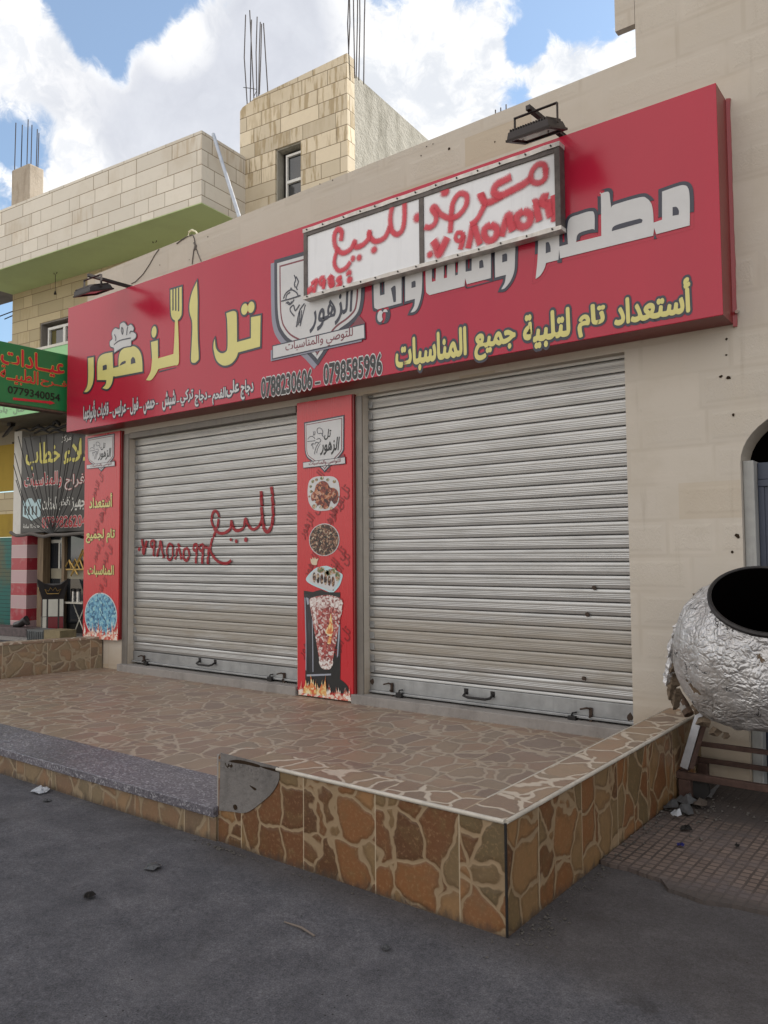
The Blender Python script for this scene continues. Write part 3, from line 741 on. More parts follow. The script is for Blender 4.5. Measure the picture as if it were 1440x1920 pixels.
# low tiled wall wrapping the terrace corner
fl = [(-3.515, 3.058), (-1.665, 3.015)]
PWZ = .478
t = thing('parapet_wall', 'low brown flagstone tiled wall wrapping the right corner of the terrace', 'low wall', (-2.5, 3.1, 0))
mb = MB(); mb.prismz([(-3.515, 3.058), (-1.665, 3.015), (-1.665, YF), (-1.88, YF), (-1.88, 3.235), (-3.515, 3.275)], -.02, PWZ-.012)
mb.build('wall', 'flagstone_tile', t)
mb = MB(); mb.prismz([(-3.515, 3.066), (-1.673, 3.023), (-1.673, YF), (-1.882, YF), (-1.882, 3.237), (-3.515, 3.277)], PWZ-.0118, PWZ)
mb.build('coping', 'flagstone_coping', t)
mb = MB()
mb.tube([(-3.04, 3.0445, PWZ-.006), (-1.668, 3.0125, PWZ-.006)], .0105, 10); mb.tube([(-1.661, 3.018, PWZ-.006), (-1.661, YF, PWZ-.006)], .0105, 10)
mb.build('edge_trim', 'trim_cream', t, True)
mb = MB(); mb.tube([(-1.6635, 3.0135, 0), (-1.6635, 3.0135, PWZ-.012)], .0062, 8); mb.build('corner_trim', 'dark_iron', t, True)
mb = MB(); mb.tube([(-1.8815, 3.24, PWZ), (-1.8815, YF, PWZ)], .004, 6); mb.build('edge_trim', 'trim_cream', t, True)
# broken tile: bare concrete patch at the left end, an eighth-round shape with rough lumps
PF = Plane((-3.515, 3.058, 0), math.atan2(3.015-3.058, 1.85))
patch = pxl(PF, [(415, 1411, 1), (524, 1438, 1), (524, 1462), (512, 1485), (493, 1503), (470, 1520), (455, 1524), (440, 1522), (412, 1519, 1)], 1, 1)
me = art_mesh([ccw(patch)], PF.M, 0, .004, .002); link('concrete_patch', me, 'patch_concrete', t)
arts('dark_pit', [pxl(PF, p_) for p_ in ([(424, 1431), (432, 1428), (438, 1436), (430, 1440)], [(430, 1427), (446, 1424), (468, 1428), (488, 1434), (486, 1438), (464, 1433), (444, 1430)], [(439, 1510), (444, 1508), (447, 1515), (442, 1518)], [(490, 1436), (520, 1442), (523, 1447), (500, 1441)], [(470, 1472), (482, 1478), (479, 1481)])], PF, 'hole_brown', t, .0075)
mb = MB(); rr = random.Random(5)
for i in range(60):
    u = rr.uniform(.02, .44); v = .475-.028-rr.random()**2*.05-.0*u; c = PF.w(u, v, .006); s_ = rr.uniform(.003, .011)
    mb.hexa([c+Vector((rr.uniform(-1, 1)*s_-s_, -s_*.2, -s_)), c+Vector((s_, -s_*.3, -s_*rr.random())), c+Vector((s_, s_*.5, 0)), c+Vector((-s_, s_*.5, 0))], [c+Vector((-s_, -s_*.3, s_*rr.random())), c+Vector((s_*rr.random(), -s_*.4, s_)), c+Vector((s_, s_*.5, s_)), c+Vector((-s_, s_*.5, s_))])
mb.build('broken_mortar', 'patch_concrete', t)
mb = MB(); mb.box(-3.53, -3.5155, 3.06, 3.27, -.02, PWZ-.004); mb.build('end_render', 'concrete', t)

# left low wall of the terrace
t = thing('parapet_wall', 'low flagstone tiled wall at the far left of the terrace, under the left red panel', 'low wall', (-9.1, 5, 0))
P0, P1 = Vector((-8.88, 5.83, 0)), Vector((-9.36, 4.35, 0)); dv = (P1-P0).normalized(); nv = Vector((dv.y, -dv.x, 0))
if nv.x > 0: nv = -nv
LZ = .60
def hz_(a): return [(p.x, p.y, a) for p in (P0, P1, P1+nv*.15, P0+nv*.15)]
mb = MB(); mb.hexa(hz_(.0), hz_(LZ-.03)); mb.build('wall', 'flagstone_tile_worn', t)
e_ = [P0-nv*.008, P1-nv*.008, P1+nv*.16, P0+nv*.16]
mb = MB(); mb.hexa([(p.x, p.y, LZ-.0295) for p in e_], [(p.x, p.y, LZ) for p in e_]); mb.build('coping', 'flagstone_coping', t, bevel=.004)

# ================================================================== the shop building
B = thing('shop_building', 'cream plastered shop with two roller shutters and a taller part at right', 'building', (-5, YF, 0))
ptz = lambda x: 5.292 + (x+8.289)*(5.372-5.292)/6.26          # parapet top rises slightly to the right
mb = MB()
def wall(poly, y0=YF, y1=YF+.28): mb.prism(poly, y0, y1)
SH_L = (-8.375, -5.553); SH_R = (-4.69, -2.146)
wall([(-9.33, 3.12), (-2.146, 3.12), (-2.146, ptz(-2.146)), (-9.33, ptz(-9.33))])
wall([(-9.33, 0), (SH_L[0], 0), (SH_L[0], 3.12), (-9.33, 3.12)])
wall([(SH_L[1], 0), (SH_R[0], 0), (SH_R[0], 3.12), (SH_L[1], 3.12)])
arch = [(-.748-.6*math.cos(a_), 2.215+.394*math.sin(a_)) for a_ in [math.pi*k/24 for k in range(25)]]
DX0, DX1 = -1.348, -.148
tooth = [(-2.00, ptz(-2)), (-2.003, 11.2)]
wall([(-2.146, 0), (DX0, 0)] + arch + [(DX1, 0), (4.5, 0), (4.5, 11.2)] + tooth[::-1] + [(-2.146, ptz(-2.146))])
mb.build('wall', 'shop_wall', B)
for z0_, z1_, xl_ in ((5.636, 5.897, -2.157), (6.16, 6.42, -2.19), (6.68, 6.94, -2.15)):
    mb = MB(); mb.box(xl_, -2.0035, YF, YF+.065, z0_, z1_); mb.build('facing_stone', 'shop_wall', B)
mb = MB(); mb.box(-9.33, -1.9, YF+.281, 9.2, 4.25, 4.45); mb.box(-9.33, 4.5, 9.2, 9.4, 0, 4.45); mb.box(-9.33, -9.1, YF+.281, 9.2, 0, 4.25)
mb.box(-2.0, 4.5, YF+.281, 9.2, 4.451, 11.1); mb.box(4.3, 4.5, YF+.281, 9.2, 0, 4.25); mb.build('roof', 'roof_grey', B)  # unseen roof slabs and back walls, closed so sun does not come through
# small broken edge and holes along the parapet
def hole(px, py, r):
    c = at(px, py, Y=YF); n = 9; r *= .62; pts = [(c.x+r*rnd.uniform(.6, 1.2)*math.cos(2*math.pi*k/n), c.z+r*rnd.uniform(.5, 1.1)*math.sin(2*math.pi*k/n)) for k in range(n)]
    return pts
PW = Plane((0, YF, 0), 0)
mb_holes = [hole(*q) for q in ((842, 279, .026), (800, 275, .012), (812, 270, .01), (790, 292, .012), (1362, 636, .018), (1362, 666, .014), (1352, 706, .02), (1366, 708, .03), (600, 345, .012), (624, 338, .012), (1383, 1005, .03), (1373, 1035, .018), (1375, 778, .018), (928, 266, .012), (300, 497, .012), (390, 444, .013), (355, 487, .011))]
arts('drill_hole', mb_holes, PW, 'hole_brown', B, .003)
# arched steel door in its recess
d_ = MB(); d_.prism([(DX0+.075, 0)] + [(-.748+(x+.748)*.875, 2.05) for x in (DX0,)] + [(DX1-.075, 2.05), (DX1-.075, 0)], YF+.16, YF+.2)
door = d_.build('steel_door', 'door_steel', B)
mb = MB(); mb.box(DX0+.0755, DX1-.0755, YF+.14, YF+.2, 2.051, 2.10); mb.box(DX0+.0755, DX0+.115, YF+.145, YF+.159, 0, 2.05); mb.box(DX0+.0755, DX1-.0755, YF+.145, YF+.2, 2.101, 2.22)
mb.build('frame', 'door_steel', door, bevel=.004)
mb = MB(); mb.box(DX0+.001, DX0+.074, YF+.05, YF+.22, 0, 2.23); mb.box(DX1-.074, DX1-.001, YF+.05, YF+.22, 0, 2.23); mb.build('door_jamb', 'door_jamb', B, bevel=.008)
mb = MB(); mb.box(DX0-.05, DX1+.05, YF+.281, YF+.3, 0, 2.7); mb.build('doorway_back', 'sooty_black', B)

# -------- roller shutters
PITCH_ = .1042
PROF = [(0, .022), (.025, .008), (.05, -.003), (.09, -.0060), (.16, -.0076), (.24, -.0080), (.32, -.0070), (.38, -.0048), (.42, -.0060), (.465, -.0068), (.505, -.0044), (.545, -.0054), (.59, -.0062), (.63, -.0038), (.67, -.0048), (.715, -.0052), (.76, -.0030), (.82, -.0022), (.89, -.0014), (.94, .0000), (.968, .006), (.985, .016), (.999, .022)]
def prof(tt):
    for (a, u), (b, v) in zip(PROF, PROF[1:]):
        if a <= tt <= b: return u+(v-u)*(tt-a)/(b-a)
    return .02
SHY = YF+.085
def shutter_y(z, ztop): return SHY + prof(((ztop-z)/PITCH_) % 1.0)
def make_shutter(x0, x1, ztop, rail_z0, rail_z1, label):
    mb = MB(); nxs = 44; xs_ = [x0+(x1-x0)*i/nxs for i in range(nxs+1)]
    zs = []; k = 0
    while True:
        done = False
        for a, u in PROF[:-1]:
            z = ztop-(k+a)*PITCH_
            if z < rail_z1: done = True; break
            zs.append((z, u))
        if done: break
        k += 1
    zs.append((rail_z1, .0))
    def dent(x, z): return .0055*mnoise.noise(Vector((x*1.1, 0, z*1.4))) + .0034*mnoise.noise(Vector((x*2.2, 9, math.floor((ztop-z)/PITCH_)*1.7)))
    vs = [[mb.bm.verts.new((x, SHY+u+dent(x, z), z)) for x in xs_] for z, u in zs]
    for j in range(len(vs)-1):
        for i in range(nxs):
            f = mb.bm.faces.new((vs[j][i], vs[j+1][i], vs[j+1][i+1], vs[j][i+1]))
            for l in f.loops: l[mb.uvl].uv = (l.vert.co.x, l.vert.co.z)
    so = mb.build('roller_shutter', 'galvanised_slats', B, smooth=True, weld=False)
    so['label'] = label
    mb = MB(); mb.box(x0+.006, x1-.006, SHY-.012, SHY+.02, rail_z0+.022, rail_z1); mb.build('bottom_rail', 'galvanised_rail', so, bevel=.003)
    mb = MB(); mb.box(x0+.006, x1-.006, SHY-.034, SHY+.012, rail_z0, rail_z0+.0215); mb.build('rail_lip', 'galvanised_rail', so, bevel=.004)
    # end locks riveted to the slats on the left edge
    z = ztop-PITCH_*.62; first = None
    while z > rail_z1+.05:
        if first is None:
            mb = MB(); mb.box(x0+.004, x0+.055, SHY-.0105, SHY+.01, z-.028, z+.03); mb.tube([(x0+.03, SHY-.0104, z+.012), (x0+.03, SHY-.014, z+.012)], .006, 6)
            first = mb.build('end_lock', 'galvanised_rail', so); zf_ = z
        else:
            c_ = first.copy(); COL.objects.link(c_); c_.parent = so; c_.location = (0, 0, z-zf_)
        z -= PITCH_
    return so
ZT = 3.27
shL = make_shutter(SH_L[0], SH_L[1]+.06, ZT, .318, .45, 'left roller shutter with red sprayed writing')
shR = make_shutter(SH_R[0], SH_R[1]+.01, ZT+.03, .312, .455, 'right bare roller shutter without writing')
mb = MB(); mb.box(-8.485, -8.379, YF-.012, YF+.16, FL1, 3.11); mb.build('guide_rail', 'guide_metal', B, bevel=.003)
mb = MB(); mb.box(-4.772, -4.694, YF-.015, YF+.16, FL1, 3.11); mb.build('guide_rail', 'guide_metal', B, bevel=.003)
mb = MB(); mb.box(-8.375, -5.56, YF-.01, YF+.06, 3.045, 3.115); mb.build('head_rail', 'guide_metal', B, bevel=.003)
def hardware(so, x0y):
    for kind, px, py in x0y:
        c = at(px, py, Y=SHY-.02); x, z = c.x, c.z
        mb = MB()
        if kind == 'handle':
            mb.tube([(x-.13, SHY-.012, z+.018), (x-.13, SHY-.06, z-.004), (x-.08, SHY-.075, z-.012), (x+.09, SHY-.075, z-.012), (x+.13, SHY-.06, z-.002), (x+.13, SHY-.012, z+.02)], .011, 8)
            mb.box(x-.15, x-.11, SHY-.016, SHY-.011, z, z+.05); mb.box(x+.11, x+.15, SHY-.016, SHY-.011, z, z+.05)
            mb.build('handle', 'dark_iron', so, bevel=0)
        elif kind == 'bolt':
            mb.box(x-.012, x+.012, SHY-.03, SHY-.0125, z-.075, z+.045); mb.tube([(x, SHY-.02, z+.035), (x-.02, SHY-.05, z+.045), (x-.075, SHY-.05, z+.03)], .008, 6); mb.tube([(x, SHY-.028, z-.02), (x, SHY-.05, z-.02)], .009, 6)
            mb.build('slide_bolt', 'rusty_bolt', so)
        elif kind == 'lock':
            mb.box(x-.035, x+.03, SHY-.06, SHY-.0125, z-.03, z+.012); mb.tube([(x-.01, SHY-.04, z+.01), (x+.0, SHY-.05, z+.035), (x+.03, SHY-.03, z+.04)], .008, 6)
            mb.build('hasp', 'dark_iron', so, bevel=.004)
        elif kind == 'ring':
            mb.tube([(x+.05*math.cos(a_/8*2*math.pi)-.01, SHY-.05+.02*math.sin(a_/8*6.283), z+.035*math.sin(a_/8*2*math.pi)) for a_ in range(9)], .008, 6); mb.box(x+.03, x+.07, SHY-.04, SHY-.0125, z-.05, z+.03)
            mb.build('padlock_ring', 'dark_iron', so)
        elif kind == 'rust':
            mb.prism(hole_poly(x, z, .035), SHY-.0135, SHY-.0122); mb.build('rust_spot', 'rusty_bolt', so)
        elif kind == 'knob':
            mb.tube([(x, SHY+.0, z), (x, SHY-.02, z)], .016, 8); mb.tube([(x, SHY-.018, z), (x+.02, SHY-.022, z-.012)], .006, 6); mb.build('keyhole_plate', 'rusty_bolt', so)
def hole_poly(x, z, r): return [(x+r*rnd.uniform(.5, 1.1)*math.cos(2*math.pi*k/9), z+r*rnd.uniform(.5, 1.1)*math.sin(2*math.pi*k/9)) for k in range(9)]
hardware(shR, [('handle', 898, 1305), ('bolt', 735, 1290), ('lock', 752, 1301), ('lock', 1076, 1344), ('bolt', 1108, 1338), ('rust', 697, 1279), ('rust', 1180, 1345), ('knob', 1100, 1152), ('knob', 1113, 1102), ('knob', 1094, 1272)])
hardware(shL, [('handle', 388, 1244), ('bolt', 270, 1236), ('lock', 277, 1242), ('lock', 510, 1271), ('bolt', 533, 1270), ('ring', 238, 1233)])

# sprayed writing on the left shutter
PS = Plane((0, SHY, 0), 0)
def sp_lift(ztop): return lambda x, z: (-prof(((ztop-z)/PITCH_) % 1.0)+.0075 if z > .455 else .016)
mb = MB(); lf = sp_lift(ZT)
S5 = dict(sx=1440/340, sy=1440/340, ox=220, oy=860)
def stroke(pts, wd, pl=PS, lift=lf, closed=False, **k): ribbon(pxl(pl, pts, closed=closed, **k), pl, wd, lift, mb)
for pts, wd in (([(1230, 222), (1240, 350), (1240, 480), (1222, 555), (1195, 580), (1170, 548), (1155, 450), (1148, 258)], .052), ([(1158, 470), (1130, 535), (1085, 562), (1045, 530), (1024, 475), (1005, 550), (955, 572), (925, 545), (913, 495), (900, 560), (850, 592), (800, 582), (765, 530), (755, 470), (770, 425), (792, 418), (811, 450), (806, 520), (782, 590)], .042), ([(782, 590), (757, 650), (745, 725), (775, 785), (825, 826), (880, 830), (912, 805)], .042), \
        ([(203, 638), (208, 690), (214, 755), (228, 700), (243, 650)], .05), ([(300, 650), (278, 655), (272, 690), (290, 705), (303, 680), (303, 648)], .038), ([(303, 660), (297, 720), (292, 775)], .042), ([(318, 778), (335, 720), (352, 655), (362, 720), (375, 790)], .04), ([(425, 672), (405, 700), (402, 770), (422, 805), (443, 775), (447, 700), (425, 672)], .036), ([(465, 800), (478, 740), (492, 680), (503, 740), (515, 800)], .042), ([(555, 708), (535, 730), (532, 785), (555, 810), (574, 780), (574, 730), (555, 708)], .04), ([(640, 678), (615, 685), (612, 720), (632, 735), (642, 705)], .036), ([(640, 680), (634, 760), (630, 832)], .044), ([(690, 680), (662, 688), (660, 720), (680, 735), (692, 705)], .036), ([(690, 682), (684, 760), (680, 835)], .044), ([(700, 702), (745, 708), (732, 730), (728, 780), (724, 838)], .046)):
    stroke(pts, wd, **S5)
for x, y, r in ((180, 718, .032), (908, 643, .024), (950, 656, .028), (1026, 643, .034)):
    p = PS.px(220+x/S5['sx'], 860+y/S5['sy']); dab(p, r, PS, lf, mb)
mb.build('spray_writing', 'spray_dark_red', shL, weld=False)

# red printed panels on the pillars
YP = YF-.05
PP = Plane((0, YP, 0), 0)
def small_logo(parent, P_, ox, oy, k):
    "shield emblem, outline measured in zoom units around (ox,oy) with k units per photo pixel"
    T = dict(sx=k, sy=k, ox=ox, oy=oy)
    sh = [(195, 462, 1), (678, 370, 1), (675, 700), (672, 790), (640, 850), (590, 905), (520, 975), (440, 1062, 1), (390, 1005), (300, 940), (235, 890), (212, 840), (203, 780), (200, 620)]
    base = pxl(P_, sh, **T); s_ = (abs(base[0][0]-base[1][0])+.001)
    em = art('emblem', [base], P_, 'vinyl_navy', parent, .003)
    art('shield_white', [grow(base, -.014)], P_, 'vinyl_white', em, .0048)
    art('shield_line', [grow(base, -.026)], P_, 'vinyl_maroon', em, .0062)
    art('shield_field', [grow(base, -.034)], P_, 'vinyl_white', em, .0076)
    art('ribbon_fold', [pxl(P_, [(625, 880, 1), (672, 835, 1), (690, 885, 1)], **T)], P_, 'vinyl_maroon', em, .0088)
    rb = pxl(P_, [(192, 945, 1), (688, 880, 1), (690, 950, 1), (194, 1003, 1)], **T)
    art('ribbon_edge', [grow(rb, .006)], P_, 'vinyl_navy', em, .0100); art('ribbon', [rb], P_, 'vinyl_white', em, .0114)
    a = P_.px(ox+262/k, oy+960/k); b = P_.px(ox+640/k, oy+920/k); zc = (P_.px(ox+440/k, oy+975/k)[1], P_.px(ox+440/k, oy+915/k)[1])
    lettering('ribbon_text', 'للتواصي والمناسبات', P_, a[0], b[0], zc[0]-.004, zc[1]+.004, 'vinyl_maroon', em, .02, lift=.0128)
    def tx(s, x0, x1, yt, yb, nm):
        a = P_.px(ox+x0/k, oy+(yt+yb)/2/k); b = P_.px(ox+x1/k, oy+(yt+yb)/2/k); z0, z1 = P_.px(ox+(x0+x1)/2/k, oy+yb/k)[1], P_.px(ox+(x0+x1)/2/k, oy+yt/k)[1]
        lettering(nm, s, P_, a[0], b[0], z0, z1, 'vinyl_black', em, .03, lift=.0092, rot=R(-2), shear=.2)
    tx('تل', 440, 525, 540, 670, 'script_word'); tx('الزهور', 395, 625, 640, 850, 'script_word')
    mbl = MB()
    for pts in ([(245, 665), (262, 640), (290, 628), (318, 640), (330, 662)], [(238, 690), (285, 685), (335, 680)], [(310, 570), (316, 595), (310, 620)], [(328, 565), (332, 590), (324, 615)], [(370, 600), (355, 560), (370, 530), (405, 535), (425, 570), (420, 610), (435, 640)], [(375, 600), (400, 590), (418, 600)], [(350, 665), (385, 655), (400, 680), (385, 700)], [(285, 740), (300, 715), (330, 720), (345, 700), (380, 705)], [(380, 705), (345, 760), (325, 840)], [(395, 715), (365, 770), (350, 830)], [(300, 720), (305, 750), (310, 780)]):
        ribbon(pxl(P_, pts, closed=False, **T), P_, .006, lambda x, y: .0092, mbl, .02, 2)
    mbl.build('chef_drawing', 'vinyl_navy', em, weld=False)
    return em
def panel(x0, x1, z0, z1, label, grp):
    t = thing('printed_panel', label, 'sign panel', ((x0+x1)/2, YP, z0))
    mb = MB(); mb.box(x0, x1, YP, YF-.0005, z0, z1); mb.build('panel', 'panel_red', t, bevel=.004)
    mb = MB(); mb.box(x1+.0005, x1+.018, YP+.012, YF-.0005, z0+.01, z1); mb.build('side_return', 'sign_side', t)
    return t
def boxtext(parent, P_, s, xl, xr, yt, yb, mat, out=None, omat=None, bold=.02, name='lettering', lift=.005, **k):
    xm = (xl+xr)/2; a, b = P_.px(xl, (yt+yb)/2)[0], P_.px(xr, (yt+yb)/2)[0]
    return lettering(name, s, P_, a, b, P_.px(xm, yb)[1], P_.px(xm, yt)[1], mat, parent, bold, out, omat, lift, **k)
def watermark(parent, P_, spots, xa, xb, w=.34, h=.13):
    for px, py in spots:
        c = list(P_.px(px, py)); c[0] = min(max(c[0], xa+w*.42), xb-w*.42); o = lettering('faint_lettering', 'تل الزهور', P_, c[0]-w/2, c[0]+w/2, c[1]-h/2, c[1]+h/2, 'watermark', parent, .02, lift=.002, rot=R(52))
def disc(parent, P_, nm, cx, cy, rx, ry, mat, lift, rough=0, n=30):
    c = P_.px(cx, cy); a = abs(P_.px(cx+rx, cy)[0]-c[0]); b = abs(P_.px(cx, cy-ry)[1]-c[1])
    pts = [(c[0]+a*(1+rnd.uniform(-rough, rough))*math.cos(2*math.pi*k/n), c[1]+b*(1+rnd.uniform(-rough, rough))*math.sin(2*math.pi*k/n)) for k in range(n)]
    return art(nm, [pts], P_, mat, parent, lift)
def flames(parent, P_, x0, x1, yb, hmin, hmax, n, mat, lift, nm='flames', slope=0):
    loops = []
    for i in range(n):
        x = x0+(x1-x0)*(i+.5)/n; hh = rnd.uniform(hmin, hmax); ww = (x1-x0)/n*rnd.uniform(.45, .8); b = yb+slope*(x-x0)
        lx = rnd.uniform(-.4, .4)*ww
        loops.append(pxl(P_, [(x-ww, b, 1), (x-ww*.9, b-hh*.35), (x-ww*.3+lx, b-hh*.6), (x+lx*2, b-hh, 1), (x+ww*.35, b-hh*.55), (x+ww*.6, b-hh*.75), (x+ww*.9, b-hh*.3), (x+ww, b, 1)], n=4))
    for k in range(2):
        if loops[k::2]: art(nm, loops[k::2], P_, mat, parent, lift+.0013*k)
tL = panel(-9.265, -8.503, .585, 3.155, 'narrow red panel on the left end pillar with yellow words and a blue disc', 'red panels')
def logo_fit(parent, P_, x0, x1, ytl, ytip):
    "place the emblem so its shield spans x0..x1, with its top left at ytl and tip at ytip (photo measurements)"
    kx = 483/(x1-x0); ky = (1062-462)/(ytip-ytl); k = (kx+ky)/2
    return small_logo(parent, P_, x0-195/kx, ytl-462/ky, k) if abs(kx-ky) < 1.2 else small_logo(parent, P_, x0-195/k, ytl-462/k, k)
logo_fit(tL, PP, 164.5, 211.5, 822, 890)
for s, xl, xr, yt, yb in (('أستعداد', 168, 211, 926, 952), ('تام لجميع', 162, 216, 992, 1018), ('المناسبات', 165, 214, 1060, 1082)):
    boxtext(tL, PP, s, xl, xr, yt, yb, 'vinyl_yellow', .035, 'vinyl_black', .03)
watermark(tL, PP, [(183, 910), (196, 955), (183, 985), (185, 1030), (200, 1045), (190, 1105)], -9.265, -8.503)
disc(tL, PP, 'disc_rim', 189, 1154, 31, 43, 'vinyl_white', .003); disc(tL, PP, 'blue_picture', 189, 1154, 29.5, 41, 'print_blue', .005)
flames(tL, PP, 158, 222, 1196.5, 12, 38, 22, 'print_flame_white', .0065, slope=.07)
tM = panel(-5.505, -4.79, .262, 3.13, 'tall red panel with food pictures on the pillar between the two shutters', 'red panels')
logo_fit(tM, PP, 570.5, 646.5, 792, 886)
watermark(tM, PP, [(600, 895), (640, 945), (582, 975), (625, 965), (590, 1050), (628, 1060), (645, 1070), (575, 1200), (642, 1210)], -5.505, -4.79, .40, .14)
# roast chicken on a square plate
K = dict(sx=6.4, sy=6.4, ox=540, oy=720)
pl_ = pxl(PP, [(240, 1250), (262, 1160), (330, 1115), (430, 1108), (540, 1112), (600, 1160), (622, 1260), (618, 1370), (590, 1450), (520, 1505), (420, 1522), (320, 1510), (262, 1440), (240, 1350)], **K)
art('plate', [pl_], PP, 'vinyl_white', tM, .003)
arts('garnish', [ell(*PP.px(540+x/6.4, 720+y/6.4), rr_, rr_*.75, 10) for x, y, rr_ in ((300, 1170, .022), (410, 1130, .025), (480, 1150, .02), (275, 1230, .018), (560, 1170, .022), (280, 1290, .02), (320, 1470, .03), (400, 1480, .022), (520, 1490, .02), (590, 1400, .02), (345, 1150, .02), (260, 1350, .014))], PP, 'print_salad', tM, .0045)
art('chicken', [pxl(PP, [(320, 1290), (345, 1210), (410, 1165), (470, 1180), (510, 1240), (560, 1250), (605, 1300), (600, 1400), (560, 1440), (520, 1400), (490, 1480), (440, 1500), (390, 1450), (355, 1460), (330, 1400), (290, 1400), (285, 1330)], **K)], PP, 'print_roast', tM, .006)
disc(tM, PP, 'dish_rim', 608, 1012, 29, 30.5, 'vinyl_white', .003); disc(tM, PP, 'grill_picture', 608, 1012, 27.5, 29, 'print_grill', .005)
K = dict(sx=6.4, sy=6.4, ox=540, oy=1020)
art('potato', [pxl(PP, [(272, 170, 1), (290, 185), (298, 158, 1), (318, 180), (325, 152, 1), (340, 180), (372, 172, 1), (355, 210), (345, 250), (300, 248), (280, 220)], **K)], PP, 'skin_tone', tM, .004)
art('tray', [pxl(PP, [(222, 440), (240, 380), (320, 300), (380, 275), (480, 265), (600, 330), (650, 360), (655, 400), (620, 500), (560, 570), (520, 585), (420, 545), (300, 495)], **K)], PP, 'pale_blue', tM, .003)
art('tray_floor', [pxl(PP, [(260, 430), (340, 310), (600, 345), (630, 390), (590, 490), (525, 555), (420, 520), (300, 470)], **K)], PP, 'vinyl_white', tM, .0045)
arts('roll', [ell(*PP.px(540+(320+k*45)/6.4, 1020+(400+k*10)/6.4), .021, .05, 12) for k in range(6)], PP, 'print_grill', tM, .006)
arts('salad', [ell(*PP.px(540+x/6.4, 1020+y/6.4), a_, b_, 12) for x, y, a_, b_ in ((400, 310, .05, .03), (500, 345, .045, .025), (560, 320, .03, .03), (600, 390, .03, .045), (470, 350, .03, .03))], PP, 'print_salad', tM, .0072)
# shawarma spit between dark steel sides
art('grill_body', [pxl(PP, [(192, 560, 1), (300, 575, 1), (400, 550), (470, 575), (628, 580, 1), (632, 1400), (628, 1620, 1), (700, 1680), (730, 1740), (720, 1800, 1), (300, 1760, 1), (215, 1680), (218, 1300), (205, 900)], **K)], PP, 'vinyl_black', tM, .003)
arts('steel_side', [pxl(PP, [(205, 600, 1), (262, 610, 1), (300, 1100), (305, 1540, 1), (222, 1530, 1), (218, 1100)], **K), pxl(PP, [(610, 960, 1), (630, 960, 1), (630, 1340, 1), (585, 1370, 1)], **K)], PP, 'print_dark_metal', tM, .0045)
arts('steel_edge', [pxl(PP, [(203, 640, 1), (213, 645, 1), (226, 1150, 1), (224, 1520, 1), (216, 1510, 1), (216, 1150, 1)], **K), pxl(PP, [(292, 900, 1), (301, 905, 1), (308, 1300, 1), (309, 1535, 1), (300, 1535, 1), (298, 1300, 1)], **K), pxl(PP, [(222, 640, 1), (250, 650, 1), (258, 720, 1), (236, 730, 1)], **K), pxl(PP, [(612, 960, 1), (628, 1000, 1), (606, 1340, 1), (592, 1365, 1)], **K), pxl(PP, [(230, 1565, 1), (520, 1555, 1), (520, 1575, 1), (230, 1588, 1)], **K)], PP, 'steel_strip', tM, .0055)
cone = pxl(PP, [(265, 665), (320, 635), (480, 610), (620, 645), (662, 680), (655, 790), (620, 960), (580, 1200), (545, 1380), (520, 1490), (460, 1505), (405, 1480), (380, 1380), (340, 1150), (300, 920), (272, 760)], **K)
art('shawarma_meat', [cone], PP, 'print_shawarma', tM, .006)
arts('shawarma_fat', [pxl(PP, [(268, 670), (340, 640), (480, 625), (630, 660), (655, 720), (630, 830), (560, 760), (480, 740), (420, 800), (350, 790), (345, 930), (315, 960), (285, 800)], **K), pxl(PP, [(385, 1395), (540, 1400), (520, 1490), (460, 1500), (405, 1480)], **K)], PP, 'print_shawarma_pale', tM, .0073)
art('spit_flame', [pxl(PP, [(500, 1100), (455, 1060), (500, 960), (520, 830), (540, 950), (548, 1040), (530, 1110), (520, 1190), (480, 1190)], **K)], PP, 'print_flame', tM, .0086)
flames(tM, PP, 562, 662, 1302, 10, 30, 22, 'print_flame_white', .0092, slope=.13)
flames(tM, PP, 572, 612, 1299, 18, 46, 7, 'print_flame', .0118, slope=.13)

# ================================================================== the big red sign
YS_ = 5.56
PG = Plane((0, YS_, 0), 0)
SX0, SX1, SZ0, SZ1 = -9.30, -1.36, 3.185, 4.79
T = thing('shop_sign', 'long red restaurant sign box with yellow and white lettering above the roller shutters', 'shop sign', (-5.3, YS_, SZ0))
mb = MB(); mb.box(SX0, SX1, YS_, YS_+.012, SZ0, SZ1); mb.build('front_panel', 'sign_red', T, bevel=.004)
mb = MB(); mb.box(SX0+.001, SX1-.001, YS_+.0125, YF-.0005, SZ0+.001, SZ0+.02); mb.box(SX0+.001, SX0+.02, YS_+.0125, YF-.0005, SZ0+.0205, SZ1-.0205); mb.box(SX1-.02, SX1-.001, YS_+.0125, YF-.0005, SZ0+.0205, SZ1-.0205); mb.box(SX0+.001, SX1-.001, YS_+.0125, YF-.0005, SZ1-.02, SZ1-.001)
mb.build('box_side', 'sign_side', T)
mb = MB(); n = 40; zz = [SZ0-.02+(SZ1-SZ0+.03)*k/n for k in range(n+1)]; wv = [.022+.010*mnoise.noise(Vector((0, k*.31, 4))) for k in range(n+1)]
for k in range(n):
    mb.hexa([(SX1-.0005, YF-.03, zz[k]), (SX1+wv[k], YF-.012, zz[k]), (SX1+wv[k], YF-.0008, zz[k]), (SX1-.0005, YF-.0008, zz[k])], [(SX1-.0005, YF-.03, zz[k+1]), (SX1+wv[k+1], YF-.012, zz[k+1]), (SX1+wv[k+1], YF-.0008, zz[k+1]), (SX1-.0005, YF-.0008, zz[k+1])])
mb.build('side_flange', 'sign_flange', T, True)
mb = MB(); mb.tube([(SX1+.03, YF, 3.27), (SX1+.03, YF-.05, 3.26)], .012, 8); mb.build('fixing_bolt', 'chrome', T, True)

